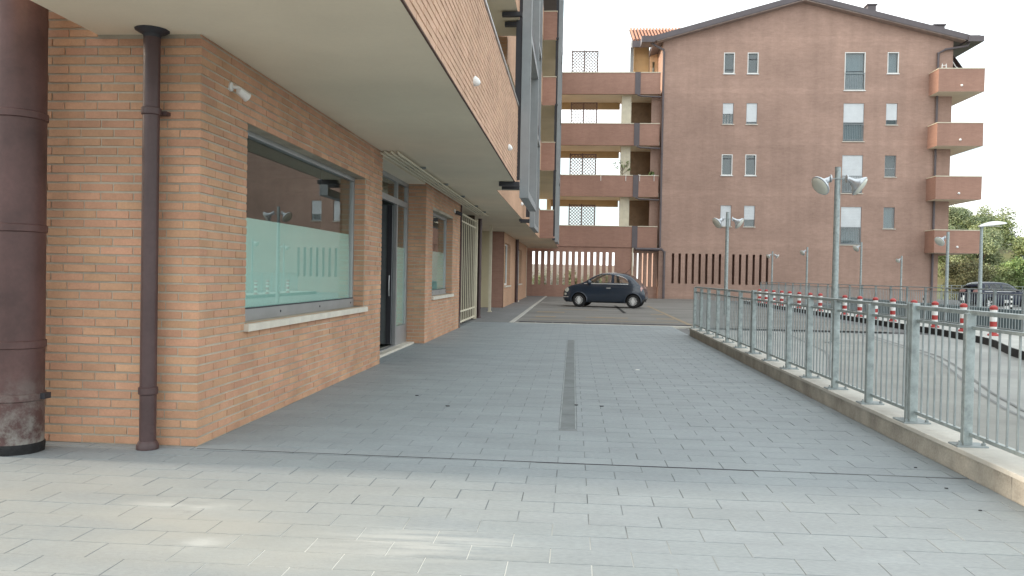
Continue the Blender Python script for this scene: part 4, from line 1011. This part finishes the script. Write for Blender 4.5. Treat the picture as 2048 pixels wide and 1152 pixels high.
spot_lamp('thin distant lamp post with one small head, first right of the wall slots', 12.86, 45, 3.12, (-1,), .05, .75)
spot_lamp('thin lamp post with one head below the big shuttered window', 15.75, 45, 3.44, (-1,), .05, .85)
spot_lamp('shortest distant lamp post with one head before the blank brick wall', 17.9, 45, 2.72, (-1,), .045, .6)
spot_lamp('lamp post with one bell head in front of the lowest corner balcony', 18.05, 40, 3.76, (-1,), .07, 1.15)
spot_lamp('faint far lamp post with one head left of the parked dark blue car', 38.0, 80, 2.85, (-1,), .06, 1.0)
spot_lamp('faint far lamp post with one head right of the parked dark blue car', 42.1, 80, 2.95, (-1,), .06, 1.0)
def street_lamp(label, x, y, h, s, d=1):
    t = thing('street_lamp', label, 'street lamp', (x, y, -.05), 'long-headed street lamps')
    MB().tube([(x,y,-.05),(x,y,h*.5),(x,y,h)], [.095*s,.08*s,.06*s], 12).build('pole', m_galv, t, True)
    MB().lathe([(.08*s,0),(.09*s,.10*s)], (x,y,h-.02), n=10).build('socket', m_galv2, t, True)
    g = MB(); n = 10; rings = []
    for i in range(n+1):
        u = i/n; w = .19*s*math.sin(PI*min(.98,.12+u*.86))**.7; hh = .12*s*math.sin(PI*min(.97,.1+u*.84))**.8
        cx_ = x-.12*s*d+1.22*s*u*d; cz = h+.06+.16*s*u
        rings.append([(cx_, y+w*math.cos(a), cz+(hh*1.5 if math.sin(a) > 0 else hh*.25)*math.sin(a)) for a in [2*PI*k/12 for k in range(12)]])
    vs = [p for q in rings for p in q]; fs = [(i*12+k, i*12+(k+1) % 12, (i+1)*12+(k+1) % 12, (i+1)*12+k) for i in range(n) for k in range(12)]
    g.add(vs, fs+[tuple(range(12)), tuple(range(n*12, n*12+12))]); hd = g.build('lamp_head', m_bwhite, t, True)
    MB().box(x+.25*s*d, x+.85*s*d, y-.10*s, y+.10*s, h+.085, h+.10).build('lens', m_lampglass, hd)
street_lamp('tall street lamp with a long pale head right of the corner balconies', 19.6, 40, 3.98, 1.05)
street_lamp('distant street lamp with a long head at the right edge', 40.9, 76, 3.95, 1.3)

# ================================================================== CARS
def interp(x, pts):
    if x <= pts[0][0]: return pts[0][1]
    for (a, p), (b, q) in zip(pts, pts[1:]):
        if x <= b: return p+(q-p)*(x-a)/(b-a)
    return pts[-1][1]
def spl(x, pts):        # Catmull-Rom through the profile points
    n = len(pts)
    if x <= pts[0][0]: return pts[0][1]
    if x >= pts[-1][0]: return pts[-1][1]
    for i in range(n-1):
        if x <= pts[i+1][0]:
            x0, y0 = pts[i]; x1, y1 = pts[i+1]; h = x1-x0; t = (x-x0)/h
            m0 = (y1-pts[i-1][1])/(x1-pts[i-1][0]) if i else (y1-y0)/h
            m1 = (pts[i+2][1]-y0)/(pts[i+2][0]-x0) if i < n-2 else (y1-y0)/h
            return (2*t**3-3*t*t+1)*y0+(t**3-2*t*t+t)*h*m0+(-2*t**3+3*t*t)*y1+(t**3-t*t)*h*m1
def inpoly(x, z, poly):
    c = False; j = len(poly)-1
    for i in range(len(poly)):
        (a, b), (d, e) = poly[i], poly[j]
        if (b > z) != (e > z) and x < (d-a)*(z-b)/(e-b)+a: c = not c
        j = i
    return c
def make_car(name, label, loc, rotz, P, paint, group=None):
    t = thing(name, label, 'car', (0,0,0), group)
    Ln, wr = P['L'], P['wheel_r']; N_ = 200
    secs = []
    for i in range(N_+1):
        u = i/N_; x = Ln*(.5-.5*math.cos(PI*u))*.35+Ln*u*.65
        top = spl(x, P['top']); bot = interp(x, P['bot']); hw = spl(x, P['plan']); belt = min(interp(x, P['belt']), top-.015)
        gh = max(0, min(1, (top-belt)/.42)); rw = hw*(.93-.20*gh)
        H_ = belt-bot
        ctrl = [(0,bot),(hw*.82,bot),(hw*.95,bot+.07),(hw*.995,bot+H_*.35),(hw,bot+H_*.6),(hw*.985,bot+H_*.85),(hw*.955,belt),
                (hw*.955+(rw-hw*.955)*.6,belt+(top-belt)*.62),(rw*.96,belt+(top-belt)*.88),(rw*.80,top-.022*gh-.004),(rw*.45,top-.004),(0,top)]
        pts = []
        for (a, b), (c, d) in zip(ctrl, ctrl[1:]):
            for k in range(8): pts.append((a+(c-a)*k/8, b+(d-b)*k/8))
        pts.append(ctrl[-1])
        for _ in range(8):
            pts = [pts[0]]+[((p[0]+2*q[0]+r[0])/4, (p[1]+2*q[1]+r[1])/4) for p, q, r in zip(pts, pts[1:], pts[2:])]+[pts[-1]]
        secs.append((x, pts))
    K = len(secs[0][1]); cls = {}
    def put(k, q): cls.setdefault(k, MB()).quad(*q)
    for i in range(N_):
        xa, pa = secs[i]; xb, pb = secs[i+1]
        for j in range(K-1):
            for s in (1, -1):
                q = [(xa,s*pa[j][0],pa[j][1]),(xb,s*pb[j][0],pb[j][1]),(xb,s*pb[j+1][0],pb[j+1][1]),(xa,s*pa[j+1][0],pa[j+1][1])]
                if s > 0: q.reverse()
                c = Vector([sum(p[k] for p in q)/4 for k in range(3)]); k = 'body'
                hw = spl(c.x, P['plan'])
                if any((c.x-w)**2+(c.z-wr)**2 < P['arch']**2 for w in P['wheels']) and abs(c.y) > hw*.55: continue
                if j < 10: k = 'underbody'
                elif j >= 48 and abs(c.y) > .3 and any(inpoly(c.x, c.z, w) for w in P['win']): k = 'side_glass%d' % s
                elif j >= 66 and inpoly(c.x, c.z, P['screen']): k = 'windscreen'
                elif j >= 66 and inpoly(c.x, c.z, P['rear']): k = 'rear_window'
                elif any(((c.x-h[0])/h[2])**2+((c.z-h[1])/h[3])**2 < 1 for h in P['head']) and abs(c.y) > .25: k = 'headlight%d' % s
                elif any(((c.x-h[0])/h[2])**2+((c.z-h[1])/h[3])**2 < 1 for h in P['tail']) and abs(c.y) > .3: k = 'tail_light%d' % s
                elif 10 <= j < 54 and inpoly(c.x, c.z, P['door']): k = 'door%d' % s
                put(k, q)
    for e, (x, pts) in ((0, secs[0]), (1, secs[-1])):
        cap = [(x,a,b) for a, b in pts]+[(x,-a,b) for a, b in reversed(pts[1:-1])]
        put('body', cap if e else cap[::-1])
    mats = {'body': paint, 'underbody': m_black, 'side_glass': P['glass'], 'windscreen': P['glass'], 'rear_window': P['glass']}
    for k, mb in cls.items():
        nm = k.rstrip('-1'); m_ = mats.get(nm) or (paint if nm == 'door' else m_lampglass if nm == 'headlight' else m_tail)
        # merge the shared corners so that the shading runs smoothly over the panel
        idx = {}; nv = []; nf = []
        for f in mb.f:
            ff = []
            for v in f:
                key = tuple(round(q, 4) for q in mb.v[v])
                if key not in idx: idx[key] = len(nv); nv.append(key)
                ff.append(idx[key])
            ff = [a for n_, a in enumerate(ff) if a not in ff[:n_]]
            if len(ff) > 2: nf.append(ff)
        mb.v, mb.f = nv, nf
        mb.build(nm, m_, t, True)
    W_ = max(p[1] for p in P['plan'])
    # dark door gaps
    for s in (1, -1):
        for seg in P['gaps']:
            g = MB(); pts = []
            for (x, z) in seg:
                # find the body width at this height
                i = min(range(N_+1), key=lambda i: abs(secs[i][0]-x)); pts_ = secs[i][1]
                j = min(range(8, 56), key=lambda j: abs(pts_[j][1]-z)); pts.append((x, s*(pts_[j][0]+.002), z))
            g.tube(pts, .006, 4); g.build('door_gap', m_black, t)
        for (x0, x1, z) in P['chrome']:
            pts = []
            for k in range(9):
                x = x0+(x1-x0)*k/8; i = min(range(N_+1), key=lambda i: abs(secs[i][0]-x)); j = min(range(16, 60), key=lambda j: abs(secs[i][1][j][1]-z)); pts.append((x, s*(secs[i][1][j][0]+.006), z))
            MB().tube(pts, .017, 5).build('chrome_strip', m_chrome, t, True)
        hx, hz = P['handle']; MB().box(hx-.09, hx+.09, s*(W_*.985)-.012, s*(W_*.985)+.022, hz-.018, hz+.018).build('door_handle', m_chrome, t)
        mx_, mz_ = P['mirror']; mo = MB().lathe([(.02,-.10),(.07,-.08),(.085,0),(.075,.06),(.03,.085)], (mx_, s*(W_+.10), mz_), (-.9,s*.2,0), 12).build('mirror', paint, t, True)
        MB().bar((mx_+.02,s*(W_-.06),mz_-.03),(mx_,s*(W_+.06),mz_-.02), .03).build('mirror_arm', m_black, mo)
        for w in P['wheels']:
            o = link('wheel', None, t); ORG[o.name] = Vector((0,0,0)); yy = s*(W_-.115)
            o = MB().lathe([(wr*.62,-.09),(wr*.93,-.085),(wr,-.05),(wr,.05),(wr*.93,.085),(wr*.62,.09)], (w,yy,wr), (0,s,0), 28, False).build('wheel', m_black, t, True)
            MB().lathe([(wr*.68,-.02),(wr*.73,.03),(wr*.73,.07),(wr*.69,.080),(wr*.66,.06)], (w,yy,wr), (0,s,0), 28, False).build('rim', m_rim, o, True)
            MB().lathe([(wr*.64,.012),(.01,.012)], (w,yy,wr), (0,s,0), 24).build('brake_shadow', m_black, o)
            for k in range(P['spokes']):
                a = 2*PI*k/P['spokes']; r0, r1 = wr*.2, wr*.68; d = Vector((math.cos(a),0,math.sin(a)))
                MB().bar(Vector((w,yy+s*.062,wr))+d*r0, Vector((w,yy+s*.062,wr))+d*r1, P['spoke_w'], .02).build('spoke', m_rim, o)
            MB().lathe([(wr*.24,.05),(wr*.24,.074),(wr*.16,.08),(wr*.02,.082)], (w,yy,wr), (0,s,0), 14).build('hub_cap', m_rim, o, True)
            # wheel-arch lip and liner
            g = MB(); pts = [(w+P['arch']*math.cos(a), s*(W_*.985), wr+P['arch']*math.sin(a)) for a in [PI*(-.06+1.12*k/16) for k in range(17)]]
            g.tube(pts, .022, 6); g.build('arch_lip', paint, t, True)
            g = MB(); ra = P['arch']+.015; an = [PI*(-.02+1.04*k/14) for k in range(15)]
            for a, b in zip(an, an[1:]): g.quad((w+ra*math.cos(a), s*W_*.95, wr+ra*math.sin(a)), (w+ra*math.cos(b), s*W_*.95, wr+ra*math.sin(b)), (w+ra*math.cos(b), s*W_*.5, wr+ra*math.sin(b)), (w+ra*math.cos(a), s*W_*.5, wr+ra*math.sin(a)))
            g.quad(*[(w+ra*math.cos(a), s*W_*.52, wr+ra*math.sin(a)) for a in an])
            g.build('arch_liner', m_black, t)
    MB().box(Ln*.2, Ln*.85, -W_*.72, W_*.72, P['bot'][1][1]+.05, interp(Ln*.5,P['belt'])-.28).build('interior', m_black, t)
    for s in (1, -1):
        for x in P['seats']: MB().cbox(x, x+.16, s*.36-.2, s*.36+.2, .5, P['seat_z'], .03).build('seat', m_dark, t)
    for a in P.get('aerial', ()): MB().tube([a[0], a[1]], .008, 5).build('aerial', m_black, t)
    for q in P.get('plates', ()): MB().box(*q).build('number_plate', m_bwhite, t)
    # remove the unused wheel empties
    for o in [o for o in t.children if o.type == 'EMPTY']: bpy.data.objects.remove(o)
    t.location = loc; t.rotation_euler = (0,0,rotz)
    return t
m_chrome = mat('chrome', (.80,.81,.82), rough=.2, var=.02, metal=.5)
m_rim = mat('silver_wheel', (.80,.80,.79), rough=.35, var=.04, metal=.1)
m_tail = mat('tail_lamp_plastic', (.55,.32,.30), rough=.2, var=.05, coat=.5)
m_tail2 = mat('clear_lamp', (.7,.7,.7), rough=.2, var=.03)
m_navy = mat('dark_slate_blue_paint', (.026,.038,.058), rough=.2, var=.05, scale=1, coat=.5, spec=.5)
m_blue = mat('dark_blue_paint', (.012,.017,.04), rough=.4, var=.06, scale=1, coat=.1)
m_cglass = glassmat('car_glass', (.90,.96,.95), .2)
city = dict(L=3.55, wheel_r=.292, arch=.345, wheels=(.77, 3.07), spokes=16, spoke_w=.05,
    top=[(0,.50),(.03,.62),(.14,.76),(.35,.90),(.70,1.00),(.92,1.06),(1.12,1.19),(1.35,1.345),(1.60,1.445),(1.95,1.488),(2.35,1.488),(2.70,1.45),(2.92,1.37),(3.12,1.21),(3.30,1.01),(3.42,.86),(3.51,.70),(3.55,.52)],
    bot=[(0,.30),(.15,.20),(.5,.19),(3.1,.19),(3.4,.25),(3.55,.38)],
    plan=[(0,.46),(.06,.60),(.2,.71),(.45,.775),(.8,.805),(1.6,.813),(2.8,.81),(3.15,.785),(3.38,.70),(3.5,.60),(3.55,.50)],
    belt=[(0,.74),(.9,.97),(1.2,.985),(2.6,1.0),(3.2,1.0),(3.55,.9)],
    win=[[(1.12,1.03),(1.30,1.17),(1.50,1.30),(1.70,1.385),(2.05,1.415),(2.12,1.40),(2.15,1.03)], [(2.26,1.03),(2.24,1.39),(2.42,1.385),(2.62,1.32),(2.80,1.20),(2.88,1.04)]],
    screen=[(.98,1.07),(1.05,1.16),(1.30,1.36),(1.50,1.47),(1.62,1.43),(1.45,1.30),(1.25,1.12),(1.10,1.03)],
    rear=[(2.88,1.42),(3.26,1.08),(3.16,.98),(2.80,1.36)],
    head=[(.215,.735,.10,.105),(.16,.545,.055,.05)], tail=[(3.40,.84,.035,.11)],
    door=[(1.05,.28),(1.02,.98),(2.2,1.0),(2.24,.7),(2.16,.28)],
    gaps=[[(1.05,.30),(1.02,.60),(1.02,.95)],[(2.15,.30),(2.23,.60),(2.21,.98)],[(1.05,.29),(1.6,.27),(2.15,.29)]],
    chrome=[(.98,2.86,1.005),(.02,.30,.42)], handle=(2.03,.83), mirror=(1.22,1.06), seats=(1.80,), seat_z=1.05, glass=m_cglass,
    aerial=[((2.60,0,1.45),(2.86,0,1.68))], plates=[(-.02,.0,-.2,.2,.36,.46)])
# headlights to the left of the picture, turned a little away from the camera
c1 = make_car('compact_car', 'dark slate blue rounded two-door hatchback parked before the slotted wall', (-.32, 34.95, -.012), math.radians(-12), city, m_navy)
suvp = dict(L=4.25, wheel_r=.35, arch=.42, wheels=(.85, 3.45), spokes=5, spoke_w=.07,
    top=[(0,.62),(.05,.82),(.3,.98),(.9,1.08),(1.15,1.16),(1.45,1.38),(1.75,1.58),(2.2,1.66),(3.0,1.67),(3.6,1.62),(3.9,1.45),(4.1,1.12),(4.2,.9),(4.25,.6)],
    bot=[(0,.34),(.2,.26),(4.0,.26),(4.25,.42)], plan=[(0,.62),(.15,.78),(.5,.87),(1.2,.90),(3.4,.90),(3.9,.86),(4.15,.78),(4.25,.70)],
    belt=[(0,.88),(1.2,1.05),(4.25,1.08)],
    win=[[(1.45,1.10),(1.75,1.36),(2.0,1.52),(2.45,1.55),(2.45,1.11)], [(2.55,1.11),(2.55,1.55),(3.3,1.54),(3.4,1.12)], [(3.5,1.14),(3.42,1.52),(3.62,1.5),(3.8,1.16)]],
    screen=[(1.15,1.17),(1.72,1.62),(1.9,1.58),(1.35,1.12)], rear=[(3.72,1.62),(4.1,1.22),(4.0,1.12),(3.62,1.56)],
    head=[(.18,.86,.14,.08)], tail=[(4.08,1.05,.07,.2)], door=[(1.3,.34),(1.3,1.06),(2.5,1.08),(2.5,.34)],
    gaps=[[(1.3,.36),(1.3,1.04)],[(2.5,.36),(2.5,1.06)]], chrome=[(1.4,3.8,1.09)], handle=(2.3,.95), mirror=(1.55,1.15), seats=(2.1,), seat_z=1.3,
    glass=glassmat('dark_car_glass', (.4,.45,.47), .07))
make_car('parked_car', 'dark blue high hatchback parked by the trees beyond the second railing', (28.1, 51.9, -.25), math.radians(180+18), suvp, m_blue)

# ================================================================== FAR GROUND, TREES
g = MB(); nx, ny = 40, 24
P_ = lambda i, j: (26+i*4.0, 62+j*4.0)
def hz(x, y):
    t = max(0, min(1, (y-66)/34)); s = max(0, min(1, (x-27)/14)); n = math.sin(x*.21)*math.cos(y*.17)*.6+math.sin(x*.07+1.3)*.8
    return -.12+t*t*(3-2*t)*s*(6.5+n)
for i in range(nx):
    for j in range(ny):
        q = [P_(i,j),P_(i+1,j),P_(i+1,j+1),P_(i,j+1)]; g.quad(*[(x,y,hz(x,y)) for x,y in q])
hill = structure('hillside', g, m_hill)
def tree(name, label, x, y, h, r, seed, m, n=12500, group='trees on the hillside', leaf=.095):
    R = random.Random(seed); z0 = hz(x, y) if x > 26 and y > 62 else -.06
    t = thing(name, label, 'tree', (x, y, z0), group)
    tr = MB(); tr.tube([(x,y,z0-.3),(x+.05,y,z0+h*.25),(x-.08,y+.05,z0+h*.5),(x,y,z0+h*.8)], [h*.03,h*.024,h*.017,h*.006], 8); tr.build('trunk', m_bark, t, True)
    cl = []; lim = MB()
    for k in range(15):
        a = R.uniform(0, 2*PI); zz = z0+h*R.uniform(.16, .92); f = math.sin(PI*min(1, max(.1, (zz-z0)/h-.12)))**.6
        p = Vector((x+math.cos(a)*r*R.uniform(.2,.8)*f, y+math.sin(a)*r*R.uniform(.2,.8)*f, zz)); cl.append((p, r*R.uniform(.28,.5)))
        lim.tube([(x,y,z0+(zz-z0)*.55),(x*.4+p.x*.6,y*.4+p.y*.6,z0+(zz-z0)*.82),tuple(p)], [h*.011,h*.007,h*.003], 5)
    lim.build('limb', m_bark, t)
    cr = MB()
    for p, rr in cl: leaf_cloud(cr, p, (rr*R.uniform(.8,1.25), rr, rr*R.uniform(.6,.95)), int(n/15), leaf, R, shell=.5)
    for _ in range(int(n*.06)):
        p, rr = R.choice(cl); leaf_cloud(cr, p, (rr*1.5, rr*1.4, rr*1.25), 1, leaf*.9, R, shell=.15)
    cr.build('crown', m, t)
T = [(41.5,92,5.2,2.6,m_leaf3),(44.2,96,4.6,2.5,m_leaf2),(46.6,93,4.9,2.6,m_leaf3),(48.8,84,7.2,3.4,m_leaf),(53.5,86,8.2,3.8,m_leaf),(46.5,78,5.6,2.6,m_leaf2),(50.2,75,5.4,2.8,m_leaf),(43.0,77,4.6,2.3,m_leaf2),(57.5,82,8.0,3.8,m_leaf2),(41.2,82,5.0,2.4,m_leaf2),(46.2,70,3.8,2.1,m_leaf),(54.0,73,4.6,2.6,m_leaf),(38.6,86,4.4,2.3,m_leaf3),(62,88,9,4,m_leaf),(40.0,72,4.6,2.6,m_leaf2),(44.5,73.5,5.2,2.8,m_leaf),(49.5,71,4.4,2.6,m_leaf2),(37.2,76,5.2,2.6,m_leaf3),(51.5,79,7.0,3.4,m_leaf2)]
tl = ['pale feathery tree on the skyline just right of the corner balconies','low pale tree on the skyline behind the street lamp post','small grey green tree on the skyline left of the tall leafy trees','tall full green tree on the hill above the parked dark blue car','tallest dense green tree at the right edge of the hill','olive bushy tree halfway up the bank behind the parked car','green rounded tree low on the bank right of the parked car','olive tree low on the bank beside the brick building','large olive tree beyond the right edge of the hill','olive tree on the brown bank under the lowest balcony','lowest green bush at the foot of the bank left of the parked car','green bush at the foot of the bank at the right edge','pale shrub half hidden by the brick building corner','far green tree past the right edge of the view','olive bushy tree right beside the lower corner of the brick block','leafy green tree just left of the street lamp pole','low olive tree directly behind the parked dark blue car','grey green tree tucked behind the brick block corner','broad olive tree in the middle of the wooded slope']
for k, (x, y, h, r, m_) in enumerate(T): tree('tree', tl[k], x, y, h, r, 100+k, m_)
bl = ['dark bush at the foot of the bank beside the brick block','olive bush at the foot of the bank, second from the brick block','round green bush behind the thin pale fence, left of the lamp pole','round olive bush behind the thin pale fence, right of the lamp pole','wide green bush just above the roof of the parked dark blue car','bright green bush right of the parked dark blue car','low bush at the far right end of the thin pale fence','shaded bush higher on the bank under the lowest balcony','green bush higher on the bank left of the street lamp head','leafy bush high on the bank under the skyline trees']
for k, (x, y, h, r, m_) in enumerate(((31.5,67,3.2,2.2,m_bush),(34.5,68,2.6,1.8,m_leaf2),(37.0,68,3.4,2.2,m_leaf),(39.2,67.5,3.2,2.0,m_leaf2),(42.2,67.5,3.4,2.3,m_leaf),(45.5,67,3.6,2.3,m_leaf),(49,68,3.6,2.4,m_leaf2),(36.5,80,4.4,2.8,m_leaf2),(45.0,82,4.6,2.8,m_leaf),(48.0,79,4.8,2.8,m_leaf))):
    tree('bush', bl[k], x, y, h, r, 500+k, m_, 8000, 'bushes along the bank', .085)
# planting and wall behind the slotted screen
tag(MB().box(-16, 5, 64, 64.3, -.1, 2.2).build('garden_wall', m_white, None, at=(-5,64,-.06)), 'pale garden wall glimpsed through the slots behind the car', 'wall')
for k, (x, y, h, r, m_) in enumerate(((-5.4,62,1.5,.9,m_leaf3),(-2.7,62.4,1.3,.8,m_leaf3),(-.4,62,1.8,.8,m_leaf3),(2.2,62.5,1.4,.8,m_leaf3),(-8.5,62,2.0,1.0,m_leaf3))):
    tree('shrub', ['grey green shrub seen through the leftmost wall slots','low grey green shrub seen through the slots left of the car','taller grey green shrub seen through the slots above the car bonnet','small grey green shrub seen through the slots behind the car roof','rounded shrub behind the left end of the slotted wall'][k], x, y, h, r, 300+k, m_, 2200, 'shrubs behind the slotted wall', .06)
hg = thing('hedge', 'pale uneven hedge in front of the garden wall behind the slotted screen', 'hedge', (-4, 63.3, 0))
g = MB(); R_ = random.Random(77)
for k in range(60):
    x = -14+k*.31; leaf_cloud(g, (x, 63.3+R_.uniform(-.3,.3), R_.uniform(.4,1.5)), (.5,.35,R_.uniform(.3,.7)), 160, .05, R_)
g.build('foliage', m_hedge, hg)
g = MB()
for k in range(12): x = -13.5+k*1.5; g.tube([(x,63.3,-.06),(x+.05,63.3,1.6)], .03, 5)
g.build('stems', m_bark, hg, kind='stuff')
# far railing by the parked car
t = thing('far_railing', 'thin pale fence at the foot of the bank behind the parked car', 'railing', (30, 64, 0))
for k in range(26): x = 24+k*.75; MB().box(x-.02, x+.02, 63.98, 64.02, -.05, 1.15).build('post', m_galv2, t)
for z in (.5, 1.1): MB().box(24, 43, 63.985, 64.015, z, z+.035).build('rail', m_galv2, t)
